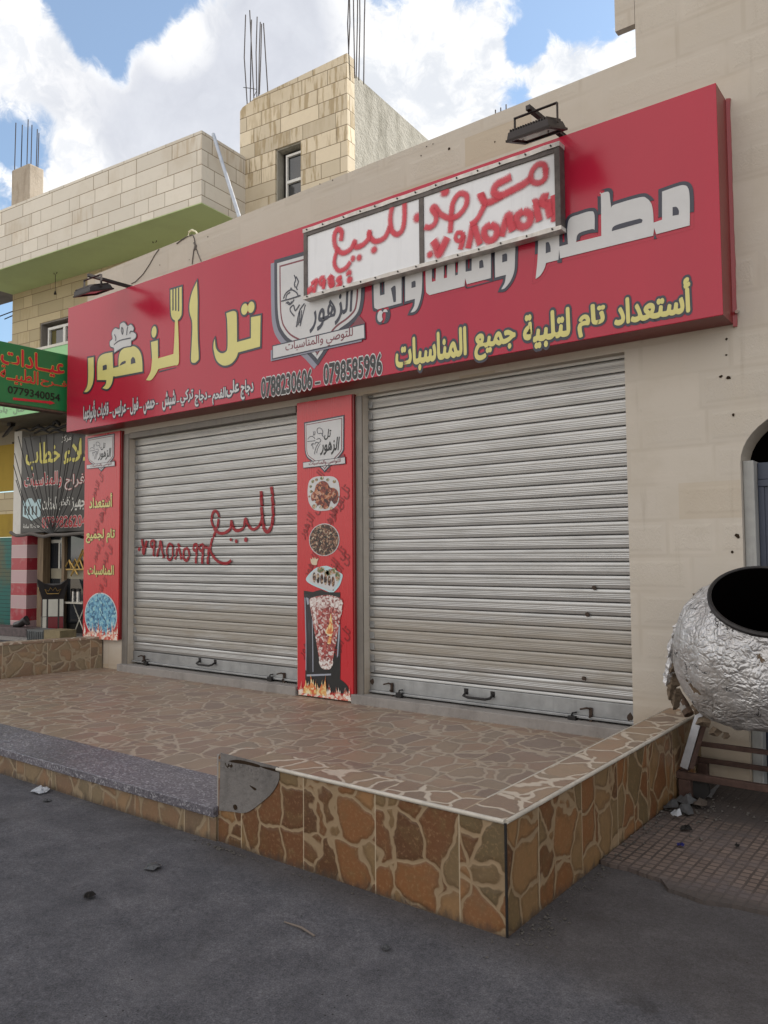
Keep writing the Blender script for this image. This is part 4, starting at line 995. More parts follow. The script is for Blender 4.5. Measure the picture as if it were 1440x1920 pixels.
def word(name, loops, holes, mat, omat, o, lift=.0035, dots=()):
    all_ = [ccw(l) for l in loops] + list(dots)
    fill = art(name, loops + list(dots), PG, mat, T, lift+.0024)
    art('letter_outline', [l for l in all_], PG, omat, fill, lift, off=o)
    if holes: arts('letter_counter', holes, PG, omat, fill, lift+.0038)
    return fill
# white block lettering: restaurant and grill
K8 = dict(sx=1440/460, sy=1440/460, ox=980, oy=280)
w1 = pxl(PG, [(820, 250, 1), (900, 222), (945, 212), (972, 228), (982, 290), (982, 448, 1), (786, 500, 1), (773, 462, 1), (768, 508, 1), (222, 642, 1), (216, 588, 1), (212, 650, 1), (140, 668, 1), (128, 705), (105, 742), (78, 762, 1), (90, 640), (94, 490, 1), (215, 455, 1), (217, 572, 1), (268, 558, 1), (264, 470), (278, 408), (330, 385), (395, 366), (422, 380), (424, 475, 1), (408, 470), (345, 488), (322, 508), (316, 546, 1), (464, 510, 1), (461, 275), (454, 263, 1), (500, 250), (512, 262, 1), (521, 345, 1), (545, 325), (690, 283), (730, 290), (756, 320), (767, 370), (770, 432, 1), (820, 415, 1)], **K8)
h1 = [pxl(PG, [(525, 482, 1), (548, 448), (690, 408, 1), (705, 416), (701, 432, 1)], **K8), pxl(PG, [(882, 342, 1), (905, 340), (918, 360), (918, 385, 1), (882, 392, 1)], **K8), pxl(PG, [(138, 550, 1), (155, 547), (165, 575), (166, 603, 1), (138, 612, 1)], **K8)]
word('white_lettering', [w1], h1, 'vinyl_white', 'vinyl_navy', .027)
K7 = dict(sx=3.6, sy=3.6, ox=680, oy=230)
w2 = pxl(PG, [(425, 940, 1), (430, 1120), (436, 1150), (455, 1165, 1), (690, 1105, 1), (694, 1050, 1), (706, 1092, 1), (868, 1050, 1), (868, 800, 1), (820, 800), (740, 830, 1), (738, 1000, 1), (697, 1008, 1), (697, 880, 1), (650, 890, 1), (645, 1028, 1), (627, 1033, 1), (625, 890, 1), (575, 900, 1), (572, 1048, 1), (551, 1053, 1), (550, 900, 1), (500, 915, 1), (495, 1070, 1), (470, 1076, 1), (470, 930, 1)], **K7)
w3 = pxl(PG, [(895, 850, 1), (950, 800), (1035, 780, 1), (1031, 900), (1026, 1000), (1000, 1070), (962, 1118), (938, 1126, 1), (962, 1080), (970, 1028, 1), (897, 1047, 1)], **K7)
w4 = pxl(PG, [(290, 1025, 1), (330, 985), (405, 965, 1), (402, 1130), (385, 1220), (360, 1270), (325, 1284, 1), (350, 1240), (356, 1190, 1), (290, 1208, 1)], **K7)
w5 = pxl(PG, [(75, 1040, 1), (80, 1230), (86, 1252), (102, 1262, 1), (265, 1218, 1), (265, 1010, 1), (200, 1020), (150, 1040, 1), (151, 1160, 1), (120, 1168, 1), (116, 1030, 1)], **K7)
h2 = [pxl(PG, [(790, 938, 1), (812, 930), (820, 978, 1), (790, 986, 1)], **K7), pxl(PG, [(945, 893, 1), (975, 887), (978, 935, 1), (945, 945, 1)], **K7), pxl(PG, [(333, 1078, 1), (358, 1070), (360, 1110, 1), (333, 1118, 1)], **K7), pxl(PG, [(194, 1120, 1), (215, 1103), (226, 1115), (227, 1210, 1), (212, 1214, 1)], **K7)]
dts = []
for x, y in ((122, 1308), (154, 1300)):
    c = PG.px(680+x/3.6, 230+y/3.6); dts.append(ell(c[0], c[1], .034, .052))
word('white_lettering', [w2, w3, w4, w5], h2, 'vinyl_white', 'vinyl_navy', .024, dots=dts)
# yellow name with knife, fork and chef's hat
K5 = dict(sx=3.6, sy=3.6, ox=120, oy=480)
tal = pxl(PG, [(1265, 415, 1), (1330, 402, 1), (1326, 612, 1), (1178, 652, 1), (1164, 690), (1130, 728), (1080, 740), (1035, 708), (1014, 640), (1013, 590), (1021, 560, 1), (1030, 625), (1058, 655), (1092, 650), (1107, 610), (1105, 450), (1098, 388, 1), (1135, 374), (1160, 376), (1169, 410), (1171, 582, 1), (1265, 556, 1)], **K5)
knife = pxl(PG, [(900, 172, 1), (905, 300), (904, 430), (906, 560), (912, 680), (905, 707), (882, 722), (861, 704), (865, 600), (869, 455), (852, 385), (851, 320), (868, 245)], **K5)
fork = pxl(PG, [(722, 230, 1), (724, 380), (735, 422), (752, 436, 1), (748, 560), (742, 662, 1), (638, 692, 1), (636, 570, 1), (590, 582, 1), (597, 690), (590, 770), (576, 805), (557, 838, 1), (590, 838), (620, 802), (640, 764, 1), (745, 740), (766, 738), (779, 712), (778, 600), (772, 434, 1), (790, 412), (798, 372), (797, 208, 1)], **K5)
slits = [pxl(PG, [(x, 216+d, 1), (x+8, 214+d, 1), (x+8, 372-d, 1), (x, 376-d, 1)], **K5) for x, d in ((735, 6), (754, 4), (773, 0))]
hor = pxl(PG, [(330, 650, 1), (270, 663), (238, 688), (228, 735), (228, 838, 1), (290, 838, 1), (284, 868), (262, 892, 1), (298, 898), (325, 862), (335, 812, 1), (352, 814, 1), (533, 780, 1), (530, 700), (515, 645), (480, 612), (430, 615), (388, 640), (372, 690), (372, 748, 1), (335, 757, 1)], **K5)
re_ = pxl(PG, [(165, 690, 1), (203, 683, 1), (203, 820), (190, 880), (165, 915), (138, 920, 1), (160, 878), (166, 815)], **K5)
hh = [pxl(PG, [(455, 700, 1), (468, 682), (482, 695), (486, 722, 1), (455, 731, 1)], **K5), pxl(PG, [(378, 742, 1), (393, 718), (418, 708), (419, 724, 1)], **K5), pxl(PG, [(265, 742, 1), (290, 735), (292, 766, 1), (265, 774, 1)], **K5)] + slits
dts = []
for x, y, a_, b_ in ((1222, 360, .050, .058), (1266, 347, .050, .058), (611, 513, .046, .066)):
    c = PG.px(120+x/3.6, 480+y/3.6); dts.append(ell(c[0], c[1], a_, b_))
word('yellow_lettering', [tal, knife, fork, hor, re_], hh, 'vinyl_yellow', 'vinyl_navy', .022, dots=dts)
hat = pxl(PG, [(343, 652, 1), (341, 622), (318, 610), (314, 580), (332, 560), (328, 520), (348, 490), (378, 496), (384, 462), (410, 450), (432, 476), (455, 464), (474, 488), (470, 512), (488, 530), (486, 552), (468, 566), (456, 572, 1), (456, 606, 1), (400, 618)], **K5)
ht = art('chef_hat', [hat], PG, 'vinyl_white', T, .0078); art('letter_outline', [hat], PG, 'vinyl_navy', ht, .0066, off=.015)
mb = MB()
for pts in ([(342, 600), (380, 572), (455, 555)], [(345, 530), (355, 555), (352, 575)], [(395, 480), (392, 505), (400, 530), (403, 500), (396, 482)], [(435, 478), (430, 505), (428, 535)], [(470, 512), (455, 510), (448, 525)]): ribbon(pxl(PG, pts, closed=False, **K5), PG, .014, lambda x, y: .0092, mb, .03, 2)
mb.build('hat_fold', 'vinyl_navy', ht, weld=False)
# shield emblem behind the white board
K6 = dict(sx=3.6, sy=3.6, ox=480, oy=380)
shp = [(125, 388, 1), (735, 212, 1), (736, 560), (726, 690), (700, 765), (640, 830), (560, 890), (500, 975), (418, 1100, 1), (345, 1020), (300, 992), (215, 945), (165, 885), (140, 820), (128, 700)]
base = pxl(PG, shp, **K6)
shadow = pxl(PG, [(x-24, y+24, *r) for x, y, *r in shp], **K6)
em = art('emblem', [shadow], PG, 'vinyl_shadow', T, .0020)
art('shield_dark', [base], PG, 'vinyl_navy', em, .0034); art('shield_white', [grow(base, -.042)], PG, 'vinyl_white', em, .0048)
art('shield_line', [grow(base, -.074)], PG, 'vinyl_maroon', em, .0062); art('shield_field', [grow(base, -.092)], PG, 'vinyl_white', em, .0076)
art('ribbon_fold', [pxl(PG, [(640, 850, 1), (700, 762, 1), (742, 812, 1), (735, 835, 1)], **K6)], PG, 'vinyl_maroon', em, .0088)
rbs = pxl(PG, [(104, 998, 1), (715, 850, 1), (718, 938, 1), (104, 1072, 1)], **K6); art('ribbon_shadow', [rbs], PG, 'vinyl_shadow', em, .0094)
rb = pxl(PG, [(121, 972, 1), (734, 826, 1), (737, 914, 1), (121, 1052, 1)], **K6)
art('ribbon_edge', [grow(rb, .012)], PG, 'vinyl_navy', em, .0106); art('ribbon', [rb], PG, 'vinyl_white', em, .0120)
a, b = PG.px(480+205/3.6, 380+985/3.6)[0], PG.px(480+660/3.6, 380+880/3.6)[0]
zc0, zc1 = PG.px(480+440/3.6, 380+975/3.6)[1], PG.px(480+440/3.6, 380+905/3.6)[1]
lettering('ribbon_text', 'للتوصي والمناسبات', PG, a, b, zc0-.01, zc1+.02, 'vinyl_maroon', em, .01, lift=.0135)
a, b = PG.px(480+360/3.6, 380+760/3.6)[0], PG.px(480+668/3.6, 380+700/3.6)[0]
lettering('script_word', 'الزهور', PG, a, b, PG.px(480+500/3.6, 380+840/3.6)[1], PG.px(480+500/3.6, 380+605/3.6)[1], 'vinyl_navy', em, .02, lift=.0092, rot=R(4), shear=.25)
mb = MB()
for pts in ([(190, 650), (205, 615), (240, 590), (275, 605), (290, 630)], [(175, 667), (240, 650), (305, 628)], [(238, 588), (240, 578), (246, 586)], [(205, 655), (212, 625), (236, 606)], [(262, 490), (272, 520), (264, 550), (270, 575)], [(274, 500), (290, 535), (278, 575), (285, 590)], [(205, 682), (222, 672), (240, 685), (262, 655)], [(212, 676), (232, 690), (246, 668)], [(235, 712), (238, 735), (264, 768)], [(235, 712), (258, 694), (270, 730), (300, 690)], [(332, 682), (298, 735), (278, 842)], [(338, 690), (320, 760), (302, 835)], [(300, 735), (296, 790), (288, 830)], [(312, 728), (308, 780), (300, 815)]):
    ribbon(pxl(PG, pts, closed=False, **K6), PG, .013, lambda x, y: .0092, mb, .03, 2)
mb.build('chef_drawing', 'vinyl_navy', em, weld=False)
def stext(s, xl, xr, xref, yt, yb, mat, omat, o, nm, bold=.02, **k):
    x0, x1, z0, z1 = tbox(PG, xl, xr, xref, yt, yb)
    return lettering(nm, s, PG, x0, x1, z0, z1, mat, T, bold, o, omat, .0055, **k)
def words(lst, mat, omat, o, nm, bold):
    for s, xl, xr, yt, yb in lst: stext(s, xl, xr, (xl+xr)/2, yt, yb, mat, omat, o, nm, bold)
words([('أستعداد', 1151, 1296, 534, 599), ('تام', 1083, 1136, 571, 630), ('لتلبية', 981, 1070, 583, 651), ('جميع', 890, 968, 620, 671), ('المناسبات', 742, 876, 625, 691)], 'vinyl_yellow', 'vinyl_navy', .085, 'slogan_word', .042)
words([('0788230606', 490, 586, 700, 738), ('–', 591, 601, 716, 720), ('0798585996', 607, 717, 672, 712)], 'vinyl_black', 'vinyl_white', .045, 'phone_number', .025)
words([('دجاج', 452, 476, 712, 748), ('على', 425, 449, 713, 744), ('الفحم', 399, 424, 728, 757), ('-', 391, 396, 742, 745), ('دجاج', 366, 389, 731, 761), ('تركي', 339, 363, 730, 760), ('-', 332, 337, 752, 754), ('شيش', 305, 330, 734, 768), ('-', 293, 297, 756, 758), ('حمص', 270, 291, 751, 775), ('-', 262, 267, 763, 765), ('فول', 245, 260, 746, 777), ('-', 239, 243, 765, 767), ('عرايس', 212, 237, 752, 782), ('-', 206, 210, 773, 775), ('قلايات', 183, 204, 756, 785), ('بأنواعها', 157, 181, 753, 792)], 'vinyl_white', 'vinyl_navy', .07, 'menu_word', .03)

# ================================================================== white for sale board
YB = 5.475
PB = Plane((0, YB, 0), 0)
c = [PB.px(*q) for q in ((569, 433), (1050, 266), (1052, 430), (571, 563))]
bx0, bx1, bz0, bz1 = (c[0][0]+c[3][0])/2, (c[1][0]+c[2][0])/2, (c[2][1]+c[3][1])/2, (c[0][1]+c[1][1])/2
T2 = thing('for_sale_board', 'white framed board with red sprayed writing over the middle of the red sign', 'board', ((bx0+bx1)/2, YB, bz0))
mb = MB(); mb.box(bx0+.03, bx1-.03, YB+.004, YB+.02, bz0+.03, bz1-.03); mb.build('panel', 'board_white', T2)
dvx = (PB.px(789, 358)[0]+PB.px(792, 495)[0])/2
mb = MB(); mb.box(bx0, bx0+.045, YB-.008, YS_-.004, bz0+.031, bz1-.031); mb.box(bx1-.045, bx1, YB-.008, YS_-.004, bz0+.031, bz1-.031); mb.box(dvx-.024, dvx+.024, YB-.006, YB+.0035, bz0+.031, bz1-.07); mb.box(bx0+.046, bx1-.046, YB-.007, YB+.0035, bz1-.068, bz1-.031)
mb.build('frame', 'board_frame', T2, bevel=.003)
def ragged(x0, x1, z, up):
    pts = []; n = 60
    for k in range(n+1):
        x = x0+(x1-x0)*k/n; pts.append((x, z+.008*mnoise.noise(Vector((x*5, up, 2)))))
    return pts
mb = MB()
n = 60
for zb, h in ((bz0, .032), (bz1-.03, .036)):
    for k in range(n):
        xa, xb = bx0-.004+(bx1-bx0+.008)*k/n, bx0-.004+(bx1-bx0+.008)*(k+1)/n
        j = lambda x, q: .006*mnoise.noise(Vector((x*6, q, zb)))
        mb.hexa([(xa, YB-.014+j(xa, 1), zb+j(xa, 3)), (xb, YB-.014+j(xb, 1), zb+j(xb, 3)), (xb, YS_-.008, zb), (xa, YS_-.008, zb)], [(xa, YB-.014+j(xa, 2), zb+h+j(xa, 4)), (xb, YB-.014+j(xb, 2), zb+h+j(xb, 4)), (xb, YS_-.008, zb+h), (xa, YS_-.008, zb+h)])
mb.build('edge_strip', 'board_trim', T2)
mb = MB()
for k in range(13):
    x = bx0+.06+(bx1-bx0-.12)*k/12+rnd.uniform(-.03, .03)
    for z in (bz0+.016, bz1-.012): mb.tube([(x, YB-.01, z), (x+.004, YB-.024, z+.002)], .007, 6)
mb.build('screw', 'dark_iron', T2)
mb = MB(); fl_ = lambda x, z: .0035
B7 = dict(sx=3.6, sy=3.6, ox=680, oy=230); B6 = dict(sx=3.6, sy=3.6, ox=480, oy=380)
for pts, wd in (([(1238, 330), (1225, 285), (1180, 285), (1140, 340), (1145, 395), (1190, 408), (1232, 375), (1238, 310)], .08), ([(1140, 375), (1085, 415), (1000, 462), (935, 492), (888, 475), (900, 425), (950, 395), (1005, 365)], .105), ([(945, 490), (880, 528), (830, 540), (800, 500), (795, 475)], .1), ([(800, 480), (825, 540), (800, 610), (765, 665), (727, 690)], .085), \
        ([(592, 745), (600, 640), (612, 540), (655, 482), (702, 495), (698, 560), (650, 625), (590, 645), (530, 620), (490, 570), (470, 585), (498, 630), (490, 680), (455, 708), (420, 705)], .085), \
        ([(478, 795), (500, 840), (515, 890), (540, 845), (575, 775)], .125), ([(675, 745), (640, 745), (628, 780), (650, 800), (676, 775), (678, 740)], .065), ([(682, 760), (672, 810), (660, 858)], .085), ([(712, 850), (728, 780), (747, 695), (770, 750), (795, 825)], .10), ([(865, 690), (825, 720), (825, 770), (860, 798), (900, 770), (905, 715), (865, 690)], .105), ([(935, 770), (960, 690), (985, 625), (1000, 680), (1015, 735)], .115), ([(1085, 600), (1045, 630), (1045, 680), (1080, 705), (1125, 680), (1132, 620), (1085, 600)], .11), ([(1150, 545), (1170, 540), (1180, 600), (1195, 668)], .10), ([(1255, 500), (1220, 505), (1215, 545), (1245, 560)], .10), ([(1252, 520), (1258, 600), (1270, 640)], .10), ([(1285, 490), (1290, 560), (1290, 670)], .075), ([(1190, 545), (1215, 540)], .09)):
    ribbon(pxl(PB, pts, closed=False, **B7), PB, wd*.86, fl_, mb)
for pts, wd in (([(1003, 0), (1003, 110), (988, 185), (955, 214), (920, 190), (908, 110), (922, 20)], .085), ([(905, 160), (870, 235), (810, 262), (775, 235), (765, 195), (760, 245), (715, 290), (672, 298), (668, 262), (640, 315), (585, 340), (540, 300), (530, 230), (550, 182), (580, 200), (575, 260)], .085), ([(560, 300), (535, 365), (532, 420), (560, 458), (605, 445), (640, 400)], .075), ([(345, 605), (365, 590), (385, 572)], .11), ([(375, 550), (412, 525), (400, 570), (393, 610)], .075), ([(465, 505), (440, 510), (435, 545), (462, 550), (462, 520), (457, 585)], .07), ([(490, 500), (520, 545), (500, 575)], .10), ([(520, 490), (500, 540), (522, 570)], .09), ([(580, 500), (552, 520), (575, 545), (550, 570), (580, 575)], .075)):
    ribbon(pxl(PB, pts, closed=False, **B6), PB, wd*.86, fl_, mb)
for x, y, r in ((797, 320, .05), (655, 378, .042), (697, 372, .045), (628, 478, .05), (632, 520, .05)): dab(PB.px(480+x/3.6, 380+y/3.6), r, PB, fl_, mb)
for x, y, r in ((557, 466, .062), (455, 890, .045), (370, 640, .06)): dab(PB.px(680+x/3.6, 230+y/3.6), r, PB, fl_, mb)
mb.build('spray_writing', 'spray_red', T2, weld=False)

# ================================================================== floodlights on arms
def floodlight(label, loc, rotz):
    t = thing('floodlight', label, 'floodlight', loc, 'floodlights above the red sign', local=True); t.rotation_euler = (0, 0, rotz)
    mb = MB(); mb.bar((0, 0, 0), (-.045, -.74, 0), .036, .036); mb.bar((0, -.001, 0), (0, -.018, 0), .10, .10); mb.build('arm', 'lamp_body', t, bevel=.003)
    c = Vector((0, -.70, -.185)); tilt = R(20); u = Vector((1, 0, 0)); v = Vector((0, math.cos(tilt), math.sin(tilt))); nn = Vector((0, math.sin(tilt), -math.cos(tilt)))
    def pt(a, b, h): return c + u*a + v*b + nn*h
    mb = MB(); W_, D_ = .165, .155
    mb.hexa([pt(-W_, -D_, .012), pt(W_, -D_, .012), pt(W_, D_, .012), pt(-W_, D_, .012)], [pt(-W_*.93, -D_*.9, -.035), pt(W_*.93, -D_*.9, -.035), pt(W_*.93, D_*.9, -.035), pt(-W_*.93, D_*.9, -.035)])
    for k in range(15):
        a = -W_*.86+W_*1.72*k/14; mb.hexa([pt(a-.003, -D_*.86, -.0352), pt(a+.003, -D_*.86, -.0352), pt(a+.003, D_*.86, -.0352), pt(a-.003, D_*.86, -.0352)], [pt(a-.003, -D_*.8, -.055), pt(a+.003, -D_*.8, -.055), pt(a+.003, D_*.8, -.055), pt(a-.003, D_*.8, -.055)])
    h_ = mb.build('housing', 'lamp_body', t)
    mb = MB()
    for (a0, a1, b0, b1) in ((-W_-.008, W_+.008, -D_-.008, -D_+.022), (-W_-.008, W_+.008, D_-.022, D_+.008), (-W_-.008, -W_+.022, -D_+.0221, D_-.0221), (W_-.022, W_+.008, -D_+.0221, D_-.0221)):
        mb.hexa([pt(a0, b0, .0121), pt(a1, b0, .0121), pt(a1, b1, .0121), pt(a0, b1, .0121)], [pt(a0, b0, .028), pt(a1, b0, .028), pt(a1, b1, .028), pt(a0, b1, .028)])
    mb.build('bezel', 'lamp_body', t)
    mb = MB(); mb.hexa([pt(-W_+.0225, -D_+.0225, .0125), pt(W_-.0225, -D_+.0225, .0125), pt(W_-.0225, D_-.0225, .0125), pt(-W_+.0225, D_-.0225, .0125)], [pt(-W_+.0225, -D_+.0225, .018), pt(W_-.0225, -D_+.0225, .018), pt(W_-.0225, D_-.0225, .018), pt(-W_+.0225, D_-.0225, .018)]); mb.build('lens', 'lamp_glass', t)
    mb = MB(); L_, R_ = pt(-W_-.004, 0, -.015), pt(W_+.004, 0, -.015); zt = -.03
    mb.bar(L_, (L_.x, L_.y, zt), .006, .024, (0, 1, 0)); mb.bar(R_, (R_.x, R_.y, zt), .006, .024, (0, 1, 0)); mb.bar((L_.x-.003, L_.y, zt+.003), (R_.x+.003, R_.y, zt+.003), .024, .006)
    mb.build('bracket', 'lamp_body', t)
    mb = MB(); mb.tube([(.02, -.01, .01), (.05, -.10, -.02), (.03, -.30, -.03), (.06, -.55, -.06), (.03, -.66, -.13)], .004, 6); mb.build('power_lead', 'black_cable', t, True)
    return t
flr = floodlight('black floodlight on an arm above the right end of the white board', (-2.50, YF, 4.835), 0)
fll = floodlight('black floodlight on an arm above the left end of the red sign', (-8.10, YF, 4.84), 0)

# ================================================================== things on the parapet
PPW = Plane((0, YF-.003, 0), 0)
mb = MB(); pts = [PPW.pw(*q, 0) for q in ((346, 447), (340, 437), (341, 430), (347, 426), (354, 429), (361, 439))]
mb.tube([p+Vector((0, .1, 0)) for p in pts], .011, 8); tag(mb.build('cable_loop', 'cream_cable', None, True), 'cream bent cable loop standing on the parapet top', 'cable')
mb = MB(); mb.tube([PPW.pw(*q, .004) for q in ((331, 457), (340, 450), (350, 444), (361, 440), (364, 447), (366, 458), (363, 470), (360, 495))], .006, 6); mb.tube([PPW.pw(*q, .004) for q in ((365, 452), (367, 463), (371, 476), (377, 490))], .005, 6)
mb.tube([PPW.pw(*q, .006) for q in ((364, 455), (367, 461), (366, 468))], .012, 6)
tag(mb.build('loose_wires', 'grey_sleeve', None, True), 'thin grey wires hanging down the wall from the cable loop', 'wires')
mb = MB(); mb.tube([PPW.pw(*q, .004) for q in ((298, 467), (290, 478), (280, 496), (268, 514), (254, 528), (246, 532))], .005, 6); tag(mb.build('loose_wires', 'grey_sleeve', None, True), 'single thin grey wire running down the wall to the left floodlight', 'wires')
for px, py in ((929, 206), (939, 202), (949, 196)):
    b = at(px, py, Y=6.6); mb = MB(); mb.tube([(b.x, 6.6, 4.44), (b.x, 6.6, b.z)], .006, 6)
    tag(mb.build('rebar_rod', 'rebar_steel'), 'short thin steel rod sticking up behind the parapet to the left of the right floodlight', 'rebar', 'rods behind the parapet')

# ================================================================== foil wrapped drum oven on its stand
OC = Vector((-1.135, 5.30, .985)); OR = .50
ax = Vector((.20, -.55, .80)).normalized()
e1 = ax.cross(Vector((0, 0, 1))).normalized(); e2 = ax.cross(e1).normalized()
t = thing('drum_oven', 'big round oven wrapped in crinkled silver foil, black mouth open, beside the arched door', 'oven', (OC.x, OC.y, .5))
MR = .305; MH = .402
def opt(h, r, a): return OC + ax*h + e1*(r*math.cos(a)) + e2*(r*math.sin(a))
prof_ = []
nlat, nlon = 110, 200
mb = MB(); rows = []
for j in range(nlat+1):
    f = j/nlat
    th = math.asin(MR/.505) + (math.pi*.985-math.asin(MR/.505))*f
    row = []
    for i in range(nlon):
        a = 2*math.pi*i/nlon
        h, r = .505*math.cos(th), .505*math.sin(th)
        d = opt(h, r, a)-OC
        p = d*(1/.505)
        k = 1 + .06*max(0, -d.z) + .045*mnoise.noise(p*1.9) + .03*mnoise.noise(Vector((p.x*6, p.y*6, p.z*1.5))) + .012*mnoise.noise(p*5+Vector((3, 0, 0))) + .007*abs(mnoise.noise(p*11)) + .004*mnoise.noise(p*23)
        q = d*k
        if f < .03: q = d*(1+.01*mnoise.noise(p*9))
        if q.z < -.40: q.z = -.40+(q.z+.40)*.35+.03*mnoise.noise(p*7)
        row.append(mb.bm.verts.new(OC+q))
    rows.append(row)
for j in range(nlat):
    for i in range(nlon):
        f = mb.bm.faces.new((rows[j][i], rows[j][(i+1) % nlon], rows[j+1][(i+1) % nlon], rows[j+1][i]))
        for l in f.loops: l[mb.uvl].uv = (i/nlon*3, j/nlat*1.5)
mb.build('foil_wrap', 'crinkled_foil', t, smooth=True, weld=False)
mb = MB(); nr = 64
sec = [(MR-.006, MH-.015), (MR+.012, MH-.012), (MR+.016, MH+.012), (MR+.006, MH+.022), (MR-.008, MH+.018)]
for i in range(nr):
    a, b = 2*math.pi*i/nr, 2*math.pi*(i+1)/nr
    for k in range(len(sec)):
        (r0, h0), (r1, h1) = sec[k], sec[(k+1) % len(sec)]
        mb.face([opt(h0, r0, a), opt(h0, r0, b), opt(h1, r1, b), opt(h1, r1, a)])
mb.build('mouth_rim', 'oven_rim', t, True)
mb = MB(); sec = [(MR-.0075, MH+.01), (MR-.01, .15), (MR-.02, -.1), (.30, -.28), (.15, -.36), (.001, -.37)]
for i in range(nr):
    a, b = 2*math.pi*i/nr, 2*math.pi*(i+1)/nr
    for (r0, h0), (r1, h1) in zip(sec, sec[1:]): mb.face([opt(h0, r0, a), opt(h1, r1, a), opt(h1, r1, b), opt(h0, r0, b)])
mb.build('oven_chamber', 'sooty_black', t, True)
# torn flaps of foil and lagging on the left side
fr = random.Random(11)
for px, py, qx, qy, wd_, sil in ((1300, 1122, 1276, 1160, .035, 1), (1283, 1150, 1262, 1196, .045, 1), (1268, 1185, 1254, 1232, .05, 1), (1262, 1225, 1250, 1285, .075, 1), (1264, 1262, 1256, 1312, .06, 0), (1270, 1290, 1264, 1330, .05, 0), (1316, 1103, 1296, 1128, .03, 0), (1272, 1236, 1258, 1262, .05, 0)):
    a, b = at(px, py, Y=OC.y-.02), at(qx, qy, Y=OC.y-.04); tg = MB(); m_ = 9; rows_ = []
    for k in range(m_+1):
        f_ = k/m_; c = a.lerp(b, f_); w2 = wd_*(math.sin(math.pi*(.12+.80*f_)))*fr.uniform(.7, 1.15)
        rows_.append([c+Vector((-w2*.6+fr.uniform(-.006, .006), fr.uniform(-.018, .008), fr.uniform(-.006, .006))), c+Vector((0, -.025+fr.uniform(-.008, .008), 0)), c+Vector((w2*.7+fr.uniform(-.006, .006), .01, fr.uniform(-.006, .006)))])
    for r0, r1 in zip(rows_, rows_[1:]):
        for k in range(2): tg.face([r0[k], r1[k], r1[k+1], r0[k+1]])
    bmesh.ops.remove_doubles(tg.bm, verts=tg.bm.verts, dist=1e-5); bmesh.ops.solidify(tg.bm, geom=tg.bm.faces[:], thickness=.003)
    tg.build('foil_flap' if sil else 'torn_lagging', 'crinkled_foil' if sil else 'insulation_wool', t, weld=False)
for px, py, s_ in ((1320, 1352, .05), (1340, 1372, .04), (1305, 1330, .04), (1360, 1380, .03)):
    c = at(px, py, Y=OC.y-.18); pts = []; mb2 = MB()
    for k in range(7): a = 2*math.pi*k/7; rr_ = s_*fr.uniform(.5, 1.1); pts.append(c+Vector((rr_*math.cos(a), fr.uniform(-.03, .03), rr_*math.sin(a))))
    for k in range(7): mb2.face([c+Vector((0, -.03, 0)), pts[k], pts[(k+1) % 7]])
    mb2.build('torn_lagging', 'insulation_wool', t, weld=False)
# pipe stub lying between the oven and the wall
mb = MB(); a, b = at(1272, 1303, Y=5.45), at(1292, 1340, Y=5.38); mb.tube([a, a.lerp(b, .5)+Vector((0, 0, .01)), b], [.028, .03, .033], 12)
p = mb.build('flue_pipe', 'rust_pipe', t, True); mb = MB(); mb.tube([a.lerp(b, .35), a.lerp(b, .78)], .0345, 12); mb.build('pipe_sleeve', 'pale_sleeve', p, True)

t = thing('oven_stand', 'rusty welded steel trolley frame under the foil wrapped oven', 'stand', (-1.3, 5.35, 0))
FYf = 5.30; A = at(1274, 1446, Y=FYf); zf = A.z; xr = .25
mb = MB(); mb.box(A.x+.0, xr, FYf-.02, FYf+.02, zf-.042, zf); mb.build('front_bar', 'rusty_steel', t, bevel=.003)
mb = MB(); mb.box(A.x+.0, xr, 5.72, 5.755, zf-.03, zf+.0); mb.build('rear_bar', 'rusty_steel', t, bevel=.003)
mb = MB(); mb.box(A.x-.028, A.x-.0005, FYf-.02, 5.76, zf-.042, zf+.002); mb.build('side_bar', 'rusty_steel', t, bevel=.003)
mb = MB(); mb.box(A.x+.0, xr, 5.50, 5.53, zf+.13, zf+.16); mb.build('cross_bar', 'rusty_steel', t, bevel=.003)
mb = MB(); mb.box(A.x-.0, A.x+.075, FYf-.03, FYf+.03, .022, zf-.0425); mb.build('leg', 'rusty_steel', t, bevel=.004)
mb = MB(); mb.box(xr-.06, xr, FYf-.03, FYf+.03, .022, zf-.0425); mb.build('leg', 'rusty_steel', t, bevel=.004)
mb = MB(); mb.box(A.x+.0, A.x+.06, 5.70, 5.76, .022, zf-.0305); mb.build('leg', 'rusty_steel', t, bevel=.004)
mb = MB(); s0, s1 = at(1282, 1440, Y=FYf), at(1315, 1328, Y=FYf+.06); mb.bar(s0, s1, .05, .012, (0, -1, .2)); mb.build('strut', 'grey_bar', t, bevel=.002)
mb = MB(); mb.bar(s0+Vector((.035, .02, 0)), s1+Vector((.03, .03, -.02)), .03, .03); mb.build('strut', 'rusty_steel', t)
mb = MB(); wz = .085; w_ = Vector((A.x+.115, FYf+.04, wz))
for k in range(24):
    a, b = 2*math.pi*k/24, 2*math.pi*(k+1)/24
    q = lambda aa, r_, dy: w_+Vector((r_*math.cos(aa), dy, r_*math.sin(aa)))
    mb.face([q(a, .06, -.015), q(b, .06, -.015), q(b, .06, .015), q(a, .06, .015)]); mb.face([w_+Vector((0, -.015, 0)), q(a, .06, -.015), q(b, .06, -.015)]); mb.face([w_+Vector((0, .015, 0)), q(b, .06, .015), q(a, .06, .015)])
mb.build('castor_wheel', 'black_cable', t)

# ================================================================== the neighbouring building
NBg = thing('balcony_building', 'pale stone block building with a green balcony soffit and a stair tower on top', 'building', (NBO.x, NBO.y, 0))
def nmb(): m_ = MB(); m_.M = NBM; return m_
BXL, BZ0, BZ1, BO = -7.02, 7.485, 8.72, 1.08
